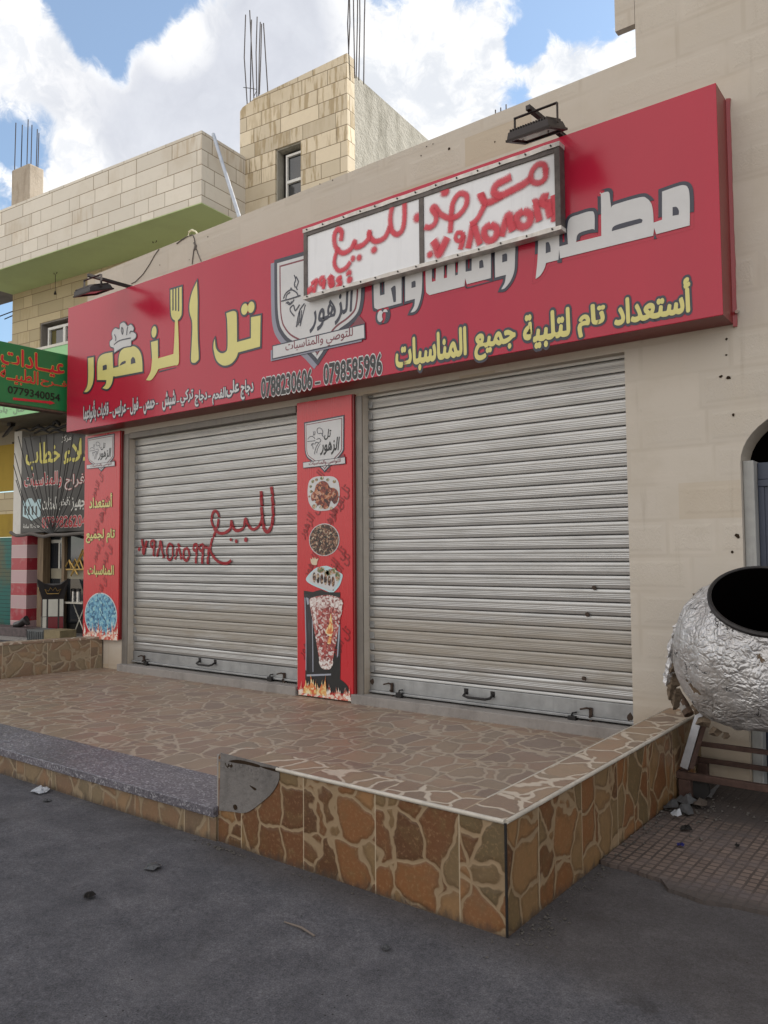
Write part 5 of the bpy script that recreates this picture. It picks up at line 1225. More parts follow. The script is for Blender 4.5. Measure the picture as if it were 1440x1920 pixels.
# upper wall with a window opening
wx0, wx1, wz0, wz1 = -6.02, -4.35, 5.62, 6.66
m_ = nmb()
for a, b, c_, d_ in ((BXL, wx0, 5.3, BZ0), (wx0, wx1, wz1, BZ0), (wx1, 3.5, 5.3, BZ0), (wx0, wx1, 5.3, wz0)): m_.box(a, b, 0, .3, c_, d_)
m_.box(BXL-.155, BXL-.0005, 0, .3, 6.17, 6.43)
m_.build('wall', 'stone_yellow', NBg)
m_ = nmb(); m_.box(BXL, 3.5, .301, 7, 2, BZ0); m_.build('body', 'roof_grey', NBg)
wf = None
m_ = nmb(); m_.box(wx0+.001, wx0+.03, .02, .2, wz0, wz1-.031); m_.box(wx0+.001, wx1, .02, .2, wz1-.03, wz1-.001); m_.build('window_reveal', 'concrete', NBg)
m_ = nmb()
for a, b, c_, d_ in ((wx0+.14, wx0+.19, wz0, wz1-.16), (wx0+.14, wx1, wz1-.159, wz1-.10), (-5.36, -5.28, wz0, wz1-.16)): m_.box(a, b, .10, .15, c_, d_)
wf = m_.build('window', 'window_white', NBg)
m_ = nmb(); m_.box(wx0+.19, wx1, .151, .16, wz0, wz1-.1); m_.build('pane', 'window_glass', wf)
m_ = nmb(); m_.box(wx0+.22, wx0+.36, .1505, .1508, wz0, wz1-.17); m_.build('curtain', 'curtain', wf)
for z_, dx in ((7.17, .75), (7.08, .45)):
    m_ = nmb(); m_.tube([(BXL+.02, .12, z_), (BXL-dx, .10, z_-.06)], .012, 6); m_.build('rebar', 'rebar_steel', NBg)
# balcony
m_ = nmb(); m_.box(BXL-2.6, -.13, -BO, -BO+.18, BZ0+.0, BZ1); m_.box(-.31, -.13, -BO+.181, -.001, BZ0, BZ1); m_.box(BXL-2.6, BXL-2.42, -BO+.181, -.001, BZ0, BZ1)
bal = m_.build('balcony', 'stone_pale', NBg)
m_ = nmb(); m_.box(BXL+.0, -.135, -BO+.005, -.0005, BZ0-.012, BZ0-.0005); m_.build('soffit', 'green_soffit', bal)
m_ = nmb(); m_.box(BXL-2.42, -.311, -BO+.181, .3, BZ0+.001, BZ0+.15); m_.build('slab', 'concrete', bal)
for px, py, drop in ((104, 511, .42), (290, 452, .06)):
    P_ = Plane(NBO, TH); d = ray(px, py); q = EYE + d*((BZ0-.012-EYE.z)/d.z); l_ = NBM.inverted() @ q
    m_ = nmb(); m_.tube([(l_.x-.05, l_.y, BZ0-.013), (l_.x-.045, l_.y, BZ0-.035), (l_.x, l_.y, BZ0-.045), (l_.x+.045, l_.y, BZ0-.035), (l_.x+.05, l_.y, BZ0-.013)], .008, 6); hk = m_.build('ceiling_hook', 'rebar_steel', bal, True)
    if drop > .1:
        m_ = nmb(); m_.tube([(l_.x, l_.y, BZ0-.05), (l_.x, l_.y, BZ0-drop)], .006, 6); m_.tube([(l_.x, l_.y, BZ0-drop+.02), (l_.x, l_.y, BZ0-drop-.05)], [.012, .03], 8); m_.build('hanging_wire', 'rebar_steel', bal, True)
# roof column stub with starter bars
CP = NB(.55)
c0, c1 = CP.px(37, 372)[0], CP.px(70, 370)[0]; cz = CP.px(53, 320)[1]
m_ = nmb(); m_.box(c0, c1, -.75, -.40, BZ0+.15, cz); m_.build('column_stub', 'concrete_column', NBg, bevel=.03)
for px, py, dy in ((41, 236, -.70), (51, 230, -.45), (53, 240, -.70), (61, 238, -.45), (64, 230, -.70), (68, 247, -.5)):
    x_, z_ = CP.px(px, py); m_ = nmb(); m_.tube([(x_, dy, cz-.05), (x_+.004, dy+.01, z_)], .011, 6); m_.build('rebar', 'rebar_steel', NBg)
# stair tower
TX0, TX1 = -.26, 2.085; twx0, twx1, twz0, twz1 = .56, 1.12, 7.70, 8.67
m_ = nmb()
TOPL, TOPR = 9.72, 9.87
def tp(x): return TOPL+(TOPR-TOPL)*(x-TX0)/(TX1-TX0)
m_.prism([(TX0, 6.0), (twx0, 6.0), (twx0, tp(twx0)), (TX0+.32, tp(TX0+.32)), (TX0+.30, 9.72), (TX0+.06, 9.66), (TX0, 9.60)], 0, .22)
m_.prism([(twx1, 6.0), (TX1, 6.0), (TX1, TOPR), (twx1, tp(twx1))], 0, .22); m_.box(twx0, twx1, 0, .22, 6.0, twz0); m_.prism([(twx0, twz1), (twx1, twz1), (twx1, tp(twx1)), (twx0, tp(twx0))], 0, .22)
tw = m_.build('stair_tower', 'stone_tower', NBg)
m_ = nmb()
zr = 9.66
m_.hexa([(TX1-.2, .2205, 6), (TX1-.03, .2205, 6), (TX1-.03, 3.4, 6), (TX1-.2, 3.4, 6)], [(TX1-.2, .2205, zr), (TX1-.03, .2205, zr), (TX1-.03, 3.4, zr+.02), (TX1-.2, 3.4, zr+.02)])
m_.box(TX0+.02, TX0+.2, .2205, 3.4, 6, 9.6); m_.box(TX0+.2, TX1-.2, 3.2, 3.4, 6, 9.6); m_.box(TX0+.2, TX1-.2, .2205, 3.2, 9.4, 9.55); m_.build('rendered_side', 'tower_render', tw)
m_ = nmb(); m_.box(TX1-.0295, TX1-.001, .10, .2204, 6, 9.7); m_.build('corner_edge', 'white_plaster', tw)
m_ = nmb(); m_.box(twx0+.001, twx0+.025, .03, .2, twz0, twz1-.026); m_.box(twx0+.001, twx1-.001, .03, .2, twz1-.025, twz1-.001); m_.build('window_reveal', 'tower_render', tw)
m_ = nmb(); zm = (twz0+twz1)/2-.10
for a, b, c_, d_ in ((twx0+.14, twx0+.17, twz0, twz1-.14), (twx0+.171, twx1, zm-.03, zm+.02), (twx0+.14, twx1, twz1-.139, twz1-.10), (twx0+.171, twx1, twz0, twz0+.04)): m_.box(a, b, .12, .16, c_, d_)
wt2 = m_.build('window', 'window_white', NBg)
m_ = nmb(); m_.box(twx0+.171, twx1, .161, .17, twz0, twz1-.1); m_.build('pane', 'window_glass', wt2)
m_ = nmb(); m_.box(twx0, twx1, .221, .24, twz0-.1, twz1+.1); m_.build('window_back', 'dark_interior', tw)
TP = NB(-.10)
for px, pb, pt_ in ((458, 190, 24), (470, 187, 34), (472, 187, 21), (480, 168, 28), (486, 165, 38), (489, 163, 42), (498, 160, 45), (654, 124, -40), (661, 126, -60), (668, 130, -55), (673, 134, -50), (682, 141, -58), (650, 122, -30)):
    x_, z0_ = TP.px(px, pb); z1_ = TP.px(px-(2 if px < 500 else 4), pt_)[1]; x1_ = TP.px(px-(2 if px < 500 else -1), pt_)[0]
    m_ = nmb(); m_.tube([(x_, .10+rnd.uniform(-.04, .1), z0_-.15), ((x_+x1_)/2+rnd.uniform(-.006, .006), .12, (z0_+z1_)/2), (x1_, .12+rnd.uniform(-.05, .05), z1_)], .0105, 6); m_.build('rebar', 'rebar_steel', NBg)
m_ = nmb(); a_ = [TP.px(*q) for q in ((459, 166), (468, 161), (478, 165), (478, 181), (470, 187), (459, 183))]
m_.tube([(a_[0][0], .06, a_[0][1]), (a_[1][0], .2, a_[1][1]), (a_[2][0], .16, a_[2][1]), (a_[3][0], .08, a_[3][1])], .006, 6); m_.build('rebar_tie', 'rebar_steel', NBg)
# canopy over the ground floor shops
m_ = nmb(); m_.box(-12, -1.4, -1.09, .3, 4.40, 4.55); m_.box(-12, -1.4, -1.09, -.95, 4.551, 5.50); m_.build('canopy', 'canopy_beige', NBg)
m_ = nmb(); m_.box(-12, -6.95, .0, .25, 4.1, 4.399); m_.box(-6.949, -1.4, .0, .25, 4.15, 4.399); m_.build('beam', 'canopy_beige', NBg)
# ground floor: striped tile pillar, party shop window
PL3 = NB(.3)
pz = PL3.px(40, 1005)[1]
px0, px1 = PL3.px(20.5, 1100)[0], PL3.px(49.5, 1100)[0]
m_ = nmb(); m_.box(px0, px1, -.30, .25, -.02, 2.06); m_.build('tiled_pillar', 'red_pink_tiles', NBg)
m_ = nmb(); m_.box(PL3.px(24.5, 900)[0], PL3.px(38.7, 900)[0], -.285, .2, 2.061, 4.29); m_.build('white_pier', 'white_plaster', NBg)
a, b = PL3.px(61, 1100)[0], PL3.px(73.5, 1100)[0]
m_ = nmb(); m_.box(a, a+(b-a)*.5, -.20, -.05, .02, 2.1); m_.box(a+(b-a)*.52, b, -.22, -.05, .02, 2.1); m_.build('door_post', 'old_wood', NBg, bevel=.006)
P0_ = NB(.05); a = P0_.px(118, 1100)[0]; b = P0_.px(123, 1100)[0]
m_ = nmb(); m_.box(a, b, -.09, -.02, .02, 2.1); m_.build('door_post', 'old_wood', NBg)
m_ = nmb(); m_.box(P0_.px(73, 1100)[0], P0_.px(92, 1100)[0], -.03, .02, .02, 2.12); m_.build('dark_panel', 'dark_interior', NBg)
m_ = nmb(); m_.box(P0_.px(92, 1100)[0], -2.5, -.012, .0, .25, 2.12); m_.build('shop_window', 'window_glass', NBg)
m_ = nmb(); m_.box(px1, -2.5, .02, .25, 0, 4.149); m_.build('shop_back', 'dark_interior', NBg)
z0_, z1_ = P0_.px(110, 1085)[1], P0_.px(110, 1066)[1]
m_ = nmb(); m_.box(P0_.px(92.5, 1100)[0], -2.6, -.0165, -.0125, z0_, z1_); m_.build('reflected_band', 'beige_reflection', NBg)  # cream band on the glass, standing in for the beige street reflection
m_ = nmb(); m_.box(P0_.px(107, 1050)[0], P0_.px(109.5, 1050)[0], -.0175, -.0168, z1_, 1.95); m_.box(P0_.px(93, 1013)[0], P0_.px(117, 1013)[0], -.0165, -.0125, P0_.px(105, 1018)[1], P0_.px(105, 1012)[1]); m_.build('reflected_strip', 'panel_cream', NBg)  # pale strips laid on the glass, imitating the reflected pole and street
m_ = nmb(); m_.box(-7.6, -1.4, -1.2, .25, -.02, .045); m_.build('shop_step', 'concrete', NBg)

t = thing('corner_shop', 'ochre metal shopfront with a dirty green roller shutter at the far left edge', 'shop', (-17.4, 9, 0))
m_ = nmb(); m_.box(-12, px0-.005, -.02, .2, PL3.px(10, 962)[1], PL3.px(10, 920)[1]); m_.build('wall', 'stone_yellow', t)
m_ = nmb(); m_.box(-12, px0-.005, -.06, -.021, PL3.px(10, 918)[1], 4.09); m_.box(-12, px0-.005, -.06, -.021, PL3.px(10, 1006)[1], PL3.px(10, 962)[1]); m_.build('metal_fascia', 'ochre_metal', t)
m_ = nmb(); m_.box(-12, px0-.005, -.03, -.0, .02, PL3.px(10, 1007)[1]); m_.build('roller_shutter', 'green_slats', t)

# black banner of the party shop
t = thing('shop_banner', 'dark grey shop banner with yellow, red and white Arabic lettering behind a fan of cables', 'banner', tuple(PL3.pw(100, 1000)))
ba, bb = PL3.px(39, 1000)[0], PL3.px(175, 1000)[0]; bz = (PL3.px(39, 999)[1]+PL3.px(150, 996)[1])/2
m_ = nmb(); m_.box(ba, bb, -.30, -.02, bz, 4.14); m_.build('banner_sheet', 'banner_dark', t, bevel=.004)
def bt(s, xl, xr, yt, yb, mat, o=None, om=None, bold=.02, nm='lettering', **k): return boxtext(t, PL3, s, xl, xr, yt, yb, mat, o, om, bold, nm, .006, **k)
bt('مركز', 116, 134, 816, 829, 'banner_white'); bt('علاء', 120, 176, 822, 868, 'banner_yellow', bold=.022); bt('خطاب', 49, 113, 829, 880, 'banner_yellow', bold=.022)
bt('للأفراح', 122, 178, 884, 917, 'banner_white', .03, 'vinyl_red', .0); bt('والمناسبات', 46, 116, 886, 917, 'vinyl_red', .04, 'banner_white', .02)
bt('تجهيز', 134, 166, 930, 958, 'banner_white'); bt('افخم', 111, 132, 932, 956, 'banner_white'); bt('الحفلات', 80, 107, 932, 956, 'banner_white')
bt('0799826204', 79, 163, 967, 989, 'vinyl_red', .03, 'banner_white', .02); bt('خدمة ٢٤ ساعة', 44, 75, 982, 990, 'banner_white')
tn = [(44, 936, 1), (60, 934, 1), (77, 936, 1), (76, 968, 1), (60, 976, 1), (43, 968, 1)]
art('tent_picture', [pxl(PL3, tn)], PL3, 'pale_blue', t, .004)
arts('tent_picture', [pxl(PL3, [(46+i*7, 950, 1), (49+i*7, 948, 1), (49+i*7, 966, 1), (46+i*7, 965, 1)]) for i in range(4)] + [pxl(PL3, [(44, 936, 1), (52, 934, 1), (48, 944, 1)]), pxl(PL3, [(60, 934, 1), (72, 935, 1), (66, 944, 1)])], PL3, 'banner_dark', t, .0055)

# fan of cables gathered in front of it
t = thing('cable_fan', 'fan of thin black cables gathered to one point in front of the dark banner', 'cables', tuple(NB(.5).pw(97, 1003)))
PC = NB(.5)
ctr = (97, 1002)
for x, y, bow in ((34, 818, 6), (27, 850, 10), (25, 872, 12), (46, 822, 5), (75, 818, 2), (87, 815, 1), (101, 812, 0), (120, 812, -2), (137, 815, -4), (150, 820, -5), (156, 850, -6), (160, 890, -8), (30, 900, 12), (56, 815, 4), (128, 840, -3)):
    mx, my = (x+ctr[0])/2-bow*.5, (y+ctr[1])/2+abs(bow)*2.2
    mb = MB(); mb.tube([PC.pw(*p) for p in crom([(x, y), (mx, my), ctr], 6)], .0085, 5); mb.build('cable', 'black_cable', t, True)
mb = MB(); mb.tube([PC.pw(*p) for p in crom([(20, 998), (30, 1004), (45, 1003), (60, 1001), (80, 1006), (97, 1003), (118, 1003), (140, 1001), (165, 999)], 5)], .035, 8); mb.build('cable_sleeve', 'grey_sleeve', t, True)
for pts_, r_ in (([(60, 806), (72, 800), (85, 804), (96, 799), (110, 803), (125, 798), (140, 803), (156, 800)], .03), ([(66, 812), (80, 806), (92, 811), (104, 806), (120, 811), (138, 806), (156, 810)], .022), ([(30, 808), (44, 803), (58, 807), (74, 796)], .018), ([(100, 796), (106, 790), (112, 796)], .03)):
    mb = MB(); mb.tube([PC.pw(*p) for p in crom(pts_, 5)], r_, 7); mb.build('old_cable', 'black_cable', t, True)

# pale green fascia sign along the canopy
PFs = NB(1.1)
t = thing('fascia_sign', 'pale green fascia sign with grey lettering on the canopy edge behind the clinic sign', 'sign', tuple(PFs.pw(60, 775)))
m_ = nmb(); m_.box(-12, -1.4, -1.13, -1.0905, 4.385, 5.585); m_.build('panel', 'fascia_green', t)
m_ = nmb(); m_.box(-12, -1.4, -1.14, -1.08, 5.586, 5.64); m_.build('top_trim', 'panel_cream', t)
PF2 = NB(1.13)
for s, xl, xr, yt, yb in (('باط', -8, 14, 764, 777), ('-', 18, 22, 767, 768), ('صال', 25, 46, 762, 776)): boxtext(t, PF2, s, xl, xr, yt, yb, 'text_grey', None, None, .03, lift=.004)

# clinic sign standing out from the wall
XC = -9.40
PK = Plane((XC, 0, 0), R(90))
t = thing('clinic_sign', 'dark green clinic sign with red lettering and a red arrow, standing out from the wall', 'sign', (XC, 5, 3.45))
mb = MB(); mb.box(XC-.16, XC, 4.15, 5.64, 3.47, 4.21); mb.build('sign_box', 'clinic_green', t, bevel=.006)
mb = MB(); mb.box(XC-.15, XC-.005, 4.16, 5.63, 3.445, 3.4695); mb.build('bottom_edge', 'rust_pipe', t)
mb = MB(); mb.box(XC-.11, XC-.05, 5.6405, YF+.2, 3.6, 3.66); mb.box(XC-.11, XC-.05, 5.6405, YF+.2, 4.0, 4.06); mb.build('wall_bracket', 'dark_iron', t)
def ct(s, xl, xr, yt, yb, mat, bold, o=None, om=None, **k): return boxtext(t, PK, s, xl, xr, yt, yb, mat, o, om, bold, 'lettering', .005, **k)
ct('عيــادات', 1, 121, 660, 700, 'clinic_red', .02, .022, 'banner_yellow'); ct('فــرح', 76, 125, 711, 728, 'clinic_red', .015, .022, 'banner_yellow'); ct('الطبيــة', 0, 72, 690, 722, 'clinic_red', .015, .022, 'banner_yellow')
ct('0779340054', 14, 112, 731, 745, 'vinyl_black', .015)
art('arrow', [pxl(PK, [(24, 745.5, 1), (92, 752.5, 1), (92, 751, 1), (103, 756, 1), (92, 759, 1), (92, 757, 1), (24, 750, 1)])], PK, 'clinic_red', t, .005)

# small floodlight under the canopy
PQ = NB(.7)
c = PQ.pw(17, 805)
t = thing('small_floodlight', 'small black floodlight hanging under the green fascia at the far left', 'floodlight', tuple(c))
mb = MB(); mb.bar(c+Vector((-.17, .0, -.12)), c+Vector((.12, .0, .06)), .16, .03, (0, -.6, 1)); mb.build('housing', 'lamp_body', t, bevel=.004)
mb = MB(); mb.tube([c+Vector((.0, .05, .01)), c+Vector((.02, .08, .20)), c+Vector((.02, .10, 4.40-c.z))], .012, 6); mb.box(c.x-.13, c.x+.02, c.y+.02, c.y+.12, 4.40-.07, 4.399); mb.build('bracket', 'lamp_body', t)

# crown topped display stand
PD = NB(.55)
o_ = PD.pw(100, 1176); o_.z = .045
t = thing('display_stand', 'black crown topped display stand with white and maroon panels', 'display stand', tuple(o_))
sw = PD.px(123, 1100)[0]-PD.px(77, 1100)[0]
U = (NBM.to_3x3() @ Vector((1, 0, 0))); V = (NBM.to_3x3() @ Vector((0, -1, 0)))
hw = sw*.5
def dp(a, b, z): return o_ + U*a + V*b + Vector((0, 0, z))
# plan: a square column seen edge on: left, front edge, right
L_, F_, Rr, K_ = (-hw, 0), (.02, hw*.75), (hw*.8, -.02), (-.1, -hw*.75)
H1, H2 = .14, .74
def band(za, zb, g0, g1, mat, nm, k0=1, k1=1):
    mb = MB(); mb.hexa([dp(p[0]*k0, p[1]*k0, za) for p in (L_, F_, Rr, K_)], [dp(p[0]*k1, p[1]*k1, zb) for p in (L_, F_, Rr, K_)]); return mb.build(nm, mat, t)
band(0, H1, 0, 0, 'black_board', 'plinth', 1.12, 1.0); band(H1+.0005, H2, 0, 0, 'black_board', 'column', .96, .96)
def facepanel(p, q, u0, u1, z0, z1, mat):
    a, b = Vector((*p, 0)), Vector((*q, 0)); nrm = Vector(((b-a).y, -(b-a).x, 0)).normalized()
    if nrm.dot((a+b)/2) < 0: nrm = -nrm
    A0, B0 = a.lerp(b, u0)*.965+nrm*.006, a.lerp(b, u1)*.965+nrm*.006
    mb = MB(); mb.hexa([dp(v.x, v.y, z0) for v in (A0, B0, B0-nrm*.005, A0-nrm*.005)], [dp(v.x, v.y, z1) for v in (A0, B0, B0-nrm*.005, A0-nrm*.005)]); mb.build('display_panel', mat, t)
zm = H1+(H2-H1)*.42
for u0, u1, top, bot in ((.03, .30, 'panel_cream', 'panel_cream'), (.32, .46, 'panel_maroon', 'panel_cream'), (.52, .97, 'panel_maroon', 'panel_cream')):
    facepanel(L_, F_, u0, u1, zm+.006, H2-.01, top); facepanel(L_, F_, u0, u1, H1+.01, zm-.004, bot)
for u0, u1, top, bot in ((.05, .22, 'panel_cream', 'panel_cream'), (.30, .72, 'panel_cream', 'panel_maroon'), (.80, .97, 'panel_cream', 'panel_maroon')):
    facepanel(F_, Rr, u0, u1, zm+.006, H2-.01, top); facepanel(F_, Rr, u0, u1, H1+.01, zm-.004, bot)
mb = MB()
def crownface(p, q, hs):
    n_ = len(hs); bot = [Vector(p).lerp(Vector(q), k/(n_-1)) for k in range(n_)]
    for k in range(n_-1):
        a, b = bot[k], bot[k+1]; mb.face([dp(a.x*.95, a.y*.95, H2), dp(b.x*.95, b.y*.95, H2), dp(b.x*1.35, b.y*1.35, H2+hs[k+1]), dp(a.x*1.35, a.y*1.35, H2+hs[k])])
crownface(L_, F_, (.34, .28, .26, .29, .40)); crownface(F_, Rr, (.40, .30, .26, .28, .40)); crownface(Rr, K_, (.40, .28, .28, .28, .36)); crownface(K_, L_, (.36, .28, .28, .28, .34))
cr = mb.build('crown_top', 'black_board', t)
mb = MB()
for p, q in ((L_, F_), (F_, Rr)):
    a, b = Vector(p), Vector(q); g_ = [(.28, .10), (.22, .19), (.34, .15), (.42, .22), (.50, .16), (.58, .22), (.66, .15), (.78, .19), (.72, .10), (.28, .10)]
    k_ = lambda z: .95+.4*z/.3
    P__ = [a.lerp(b, u)*(k_(z)+.03) for u, z in g_]; mb.tube([dp(v.x, v.y, H2+z) for v, (u, z) in zip(P__, g_)], .006, 5)
mb.build('gold_crown', 'gold_paint', cr)

# table with flasks, gold star ornament in the window, boxes on the ground
PT = NB(.33); tz_ = PT.px(140, 1128)[1]
t = thing('folding_table', 'small white folding table holding flasks beside the left red panel', 'table', tuple(PT.pw(140, 1170)))
a, b = PT.px(125, 1128)[0], PT.px(168, 1128)[0]
m_ = nmb(); m_.box(a, b, -.5, -.12, tz_-.03, tz_); m_.build('table_top', 'table_white', t, bevel=.004)
for x0_, x1_ in ((a+.2, b-.1), (b-.12, a+.22)):
    m_ = nmb(); m_.tube([(x0_, -.33, tz_-.0305), (x1_, -.33, .046)], .012, 6); m_.build('leg', 'table_white', t)
for px in (137.5, 147):
    x_ = PT.px(px, 1120)[0]; m_ = nmb(); zb = tz_
    m_.tube([(x_, -.33, zb), (x_, -.33, zb+.20)], .048, 12); o2 = m_.build('vacuum_flask', 'chrome', None, True)
    tag(o2, 'tall chrome flask with black lid, the %s on the small white table' % ('left one' if px < 140 else 'right one'), 'flask', 'flasks on the table')
    m_ = nmb(); m_.tube([(x_, -.33, zb+.2005), (x_, -.33, zb+.25), (x_, -.33, zb+.26)], [.05, .05, .035], 12); m_.build('lid', 'black_board', o2, True)
PS2 = NB(.08); mb = MB()
for pts in ([(123, 1062), (130, 1050), (133, 1068), (130, 1050)], [(132, 1068), (141, 1048), (150, 1068)], [(136, 1076), (155, 1030), (160, 1070)], [(124, 1068), (165, 1068)], [(131, 1052), (146, 1078)], [(146, 1052), (133, 1080)], [(150, 1050), (157, 1068)], [(144, 1060), (158, 1032)]):
    mb.tube([PS2.pw(*p) for p in pts], .016, 6)
tag(mb.build('star_ornament', 'gold_paint'), 'golden zigzag star ornament in the shop window above the flasks', 'ornament')
PA = NB(1.3)
def gbox(nm, mat, xl, xr, yt, label, cat, ribs=0):
    a, b = PA.px(xl, 1200)[0], PA.px(xr, 1200)[0]; zt = PA.px((xl+xr)/2, yt)[1]
    m_ = nmb(); m_.box(a, b, -1.3, -.95, .046, zt); 
    for k in range(ribs): x_ = a+.03+(b-a-.06)*k/(ribs-1); m_.box(x_-.008, x_+.008, -1.315, -1.3005, .06, zt-.03)
    tag(m_.build(nm, mat, bevel=.004), label, cat)
gbox('metal_crate', 'ac_grey', 50, 81, 1181, 'grey ribbed metal box behind the left low wall', 'box', 9)
gbox('wooden_box', 'ac_tan', 82, 112, 1182, 'tan box next to the grey ribbed box behind the left low wall', 'box')
m_ = nmb(); PA2 = NB(1.0); m_.box(-9.5, PA2.px(49, 1180)[0], -1.0, -.6, .046, PA2.px(20, 1177)[1]); tag(m_.build('stone_kerb', 'patterned_kerb', bevel=.01), 'dark patterned low kerb block in front of the striped pillar', 'kerb')
m_ = nmb(); q = NBM.inverted() @ PA2.pw(28, 1176); m_.tube([(q.x-.22, -.85, q.z+.02), (q.x-.05, -.85, q.z+.05), (q.x+.08, -.82, q.z+.13), (q.x+.13, -.8, q.z+.04)], [.06, .07, .09, .04], 10)
tag(m_.build('black_bag', 'black_board', None, True), 'crumpled black bag lying on the patterned kerb', 'bag')

# leaning galvanised pole
mb = MB(); a = at(400, 252, Y=8.30); b = at(447, 402, Y=7.55); d_ = (b-a).normalized(); k = (4.46-a.z)/d_.z
mb.tube([a, a+d_*k], .028, 10); tag(mb.build('metal_pole', 'pole_steel', None, True), 'plain galvanised pole leaning behind the parapet against the balcony', 'pole')

# ================================================================== litter
def scrap(nm, mat, x, y, r, label, cat, z0=.0, lift=.03, n=9, seed=1, flat_=False, group=None):
    q = random.Random(seed); mb = MB(); ring = []; ctr_ = []
    c = mb.bm.verts.new((x, y, z0+lift*q.uniform(.5, 1)))
    vs1 = [mb.bm.verts.new((x+r*.55*math.cos(2*math.pi*k/n)*q.uniform(.7, 1.2), y+r*.55*math.sin(2*math.pi*k/n)*q.uniform(.7, 1.2), z0+lift*q.uniform(.2, 1.1))) for k in range(n)]
    vs2 = [mb.bm.verts.new((x+r*math.cos(2*math.pi*k/n)*q.uniform(.7, 1.25), y+r*math.sin(2*math.pi*k/n)*q.uniform(.6, 1.1), z0+.003+lift*q.uniform(0, .45))) for k in range(n)]
    for k in range(n):
        j = (k+1) % n; mb.bm.faces.new((c, vs1[k], vs1[j])); mb.bm.faces.new((vs1[k], vs2[k], vs2[j], vs1[j]))
    r_ = bmesh.ops.solidify(mb.bm, geom=mb.bm.faces[:], thickness=.0015)
    return tag(mb.build(nm, mat, weld=False), label, cat, group)
def gp(px, py, z=0): return at(px, py, Z=z)
q = gp(78, 1485); scrap('paper_scrap', 'paper_white', q.x, q.y, .07, 'crumpled white paper lying on the road near the granite step', 'paper', seed=2, lift=.035)
q = gp(88, 1502); scrap('paper_scrap', 'grey_scrap', q.x, q.y, .035, 'small torn scraps just in front of the crumpled white paper', 'paper', seed=4, lift=.012)
q = gp(286, 1627); scrap('plastic_scrap', 'plastic_clear', q.x, q.y, .05, 'flat grey plastic scrap on the road below the broken wall end', 'litter', seed=5, lift=.02)
q = gp(168, 1682); scrap('dry_leaf', 'dark_leaf', q.x, q.y, .032, 'dark curled dry leaf alone on the road at lower left', 'leaf', seed=6, lift=.025)
q = gp(725, 1778); scrap('paper_scrap', 'grey_scrap', q.x, q.y, .022, 'tiny pale scrap on the road below the middle of the tiled wall', 'litter', seed=7, lift=.012)
q = gp(1276, 1586, .022); scrap('bottle_cap', 'blue_cap', q.x, q.y, .022, 'small blue plastic cap on the pavement', 'cap', .022, .018, seed=8)
q = gp(1286, 1556, .022); scrap('dry_leaf', 'dark_leaf', q.x, q.y, .04, 'dark clump of dry leaves on the pavement just above the blue cap', 'leaf', .022, .03, seed=9)
q = gp(1382, 1588, .022); scrap('dry_leaf', 'dark_leaf', q.x, q.y, .018, 'tiny dark leaf on the pavement at right of the blue cap', 'leaf', .022, .02, seed=10)
for i, (px, py, r_, lb) in enumerate(((1258, 1512, .06, 'pale grey broken shard, leftmost of the heap below the oven stand'), (1285, 1500, .08, 'largest grey broken shard on top of the heap below the oven stand'), (1285, 1520, .05, 'lower grey shard at the front of the heap below the oven stand'), (1312, 1508, .06, 'brownish flat shard at the right of the heap below the oven stand'), (1268, 1530, .035, 'small whitish chip in front of the shard heap below the oven stand'))):
    q = gp(px, py, .04); scrap('broken_shard', ('grey_scrap', 'plastic_clear', 'grey_scrap', 'twig_brown', 'paper_white')[i], q.x, q.y, r_, lb, 'shard', .024, .06, 6, 20+i, group='shards below the oven stand')
mb = MB(); a, b = gp(1324, 1494, .03), gp(1348, 1474, .06); mb.hexa([a+Vector((-.02, -.005, 0)), a+Vector((.03, 0, 0)), a+Vector((.03, .02, 0)), a+Vector((-.02, .02, 0))], [b+Vector((-.006, 0, .01)), b+Vector((.006, 0, .01)), b+Vector((.006, .01, .012)), b+Vector((-.006, .01, .012))]); tag(mb.build('metal_strip', 'grey_scrap'), 'narrow pale strip of scrap lying on the pavement under the oven', 'scrap')
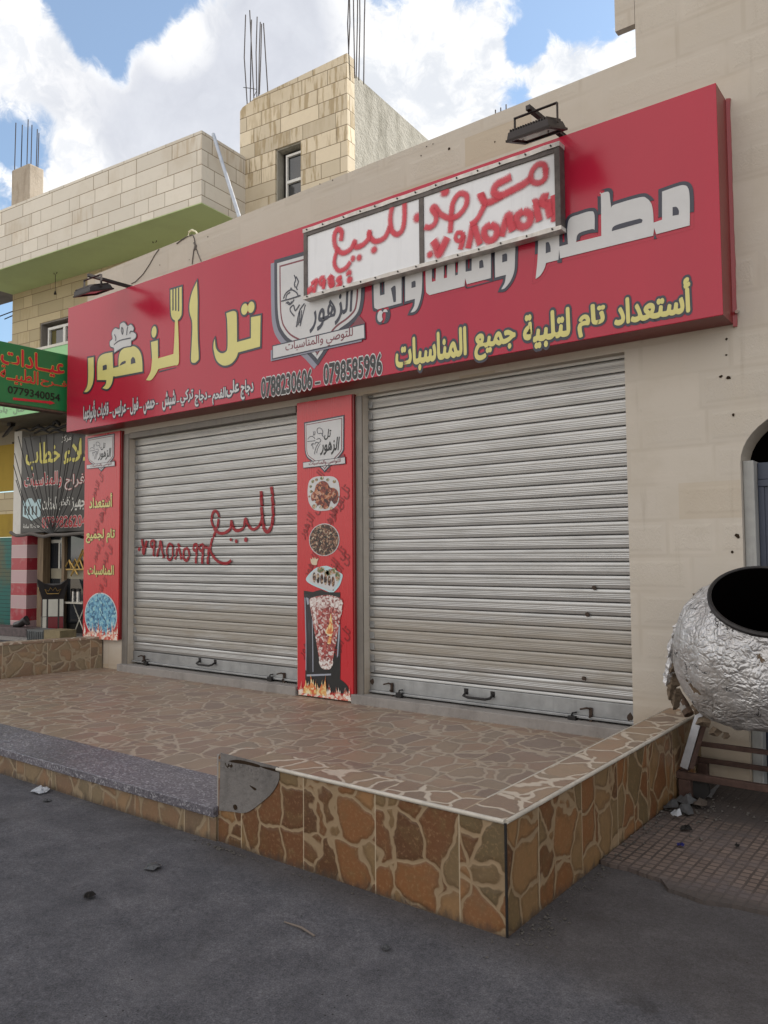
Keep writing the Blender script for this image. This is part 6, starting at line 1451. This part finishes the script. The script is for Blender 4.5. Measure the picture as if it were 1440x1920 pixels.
a, b = gp(533, 1731), gp(590, 1757); mb = MB(); mb.tube([a+Vector((0, 0, .006)), a.lerp(b, .5)+Vector((.004, .01, .008)), b+Vector((0, 0, .005))], [.003, .005, .004], 6); tag(mb.build('twig', 'twig_brown', None, True), 'thin pale twig lying on the road in front of the tiled wall', 'twig')
# loose grit and stone chips: countless
mb = MB(); gr = random.Random(21)
def chip(x, y, z, s_):
    a = gr.uniform(0, 6.28); ca, sa = math.cos(a), math.sin(a)
    def rt(u, v, w_): return (x+s_*(u*ca-v*sa), y+s_*(u*sa+v*ca), z+s_*w_)
    mb.hexa([rt(-1, -.6, 0), rt(1, -.5, 0), rt(.8, .6, 0), rt(-.9, .5, 0)], [rt(-.6, -.3, gr.uniform(.4, .9)), rt(.5, -.3, gr.uniform(.4, .9)), rt(.5, .4, gr.uniform(.3, .8)), rt(-.5, .3, gr.uniform(.4, .9))])
def patch_(cx, cy, sx_, sy_, n, s0, s1, z=0):
    for _ in range(n):
        x, y = gr.gauss(cx, sx_), gr.gauss(cy, sy_)
        if -1.9 < x < -1.655 and y > 3.0: x = -1.65+gr.random()*.05
        if x < -1.655 and y > 3.0: y = 2.995-gr.random()*.03
        zz = .022 if (x > -1.655 and y > 4.0) else z
        chip(x, y, zz, gr.uniform(s0, s1)*(.5+gr.random()))
patch_(-1.58, 3.16, .04, .09, 60, .003, .007); patch_(-1.60, 3.55, .035, .2, 60, .0015, .005); patch_(-1.61, 4.4, .05, .5, 120, .003, .008); patch_(-1.45, 5.1, .16, .25, 130, .003, .010)
patch_(-3.4, 3.0, .10, .02, 60, .003, .008); patch_(-2.6, 2.98, .6, .02, 90, .002, .005)
for _ in range(420):
    x, y = gr.uniform(-5.5, .2), gr.uniform(1.5, 3.7)
    if y > 2.98 and x < -1.64: continue
    chip(x, y, 0 if y < 3.84 else .022, gr.uniform(.0012, .0036))
for _ in range(160): chip(gr.uniform(-1.6, .2), gr.uniform(3.9, 5.6), .022, gr.uniform(.0015, .005))
mb.build('grit', 'pebble', weld=False)['kind'] = 'stuff'
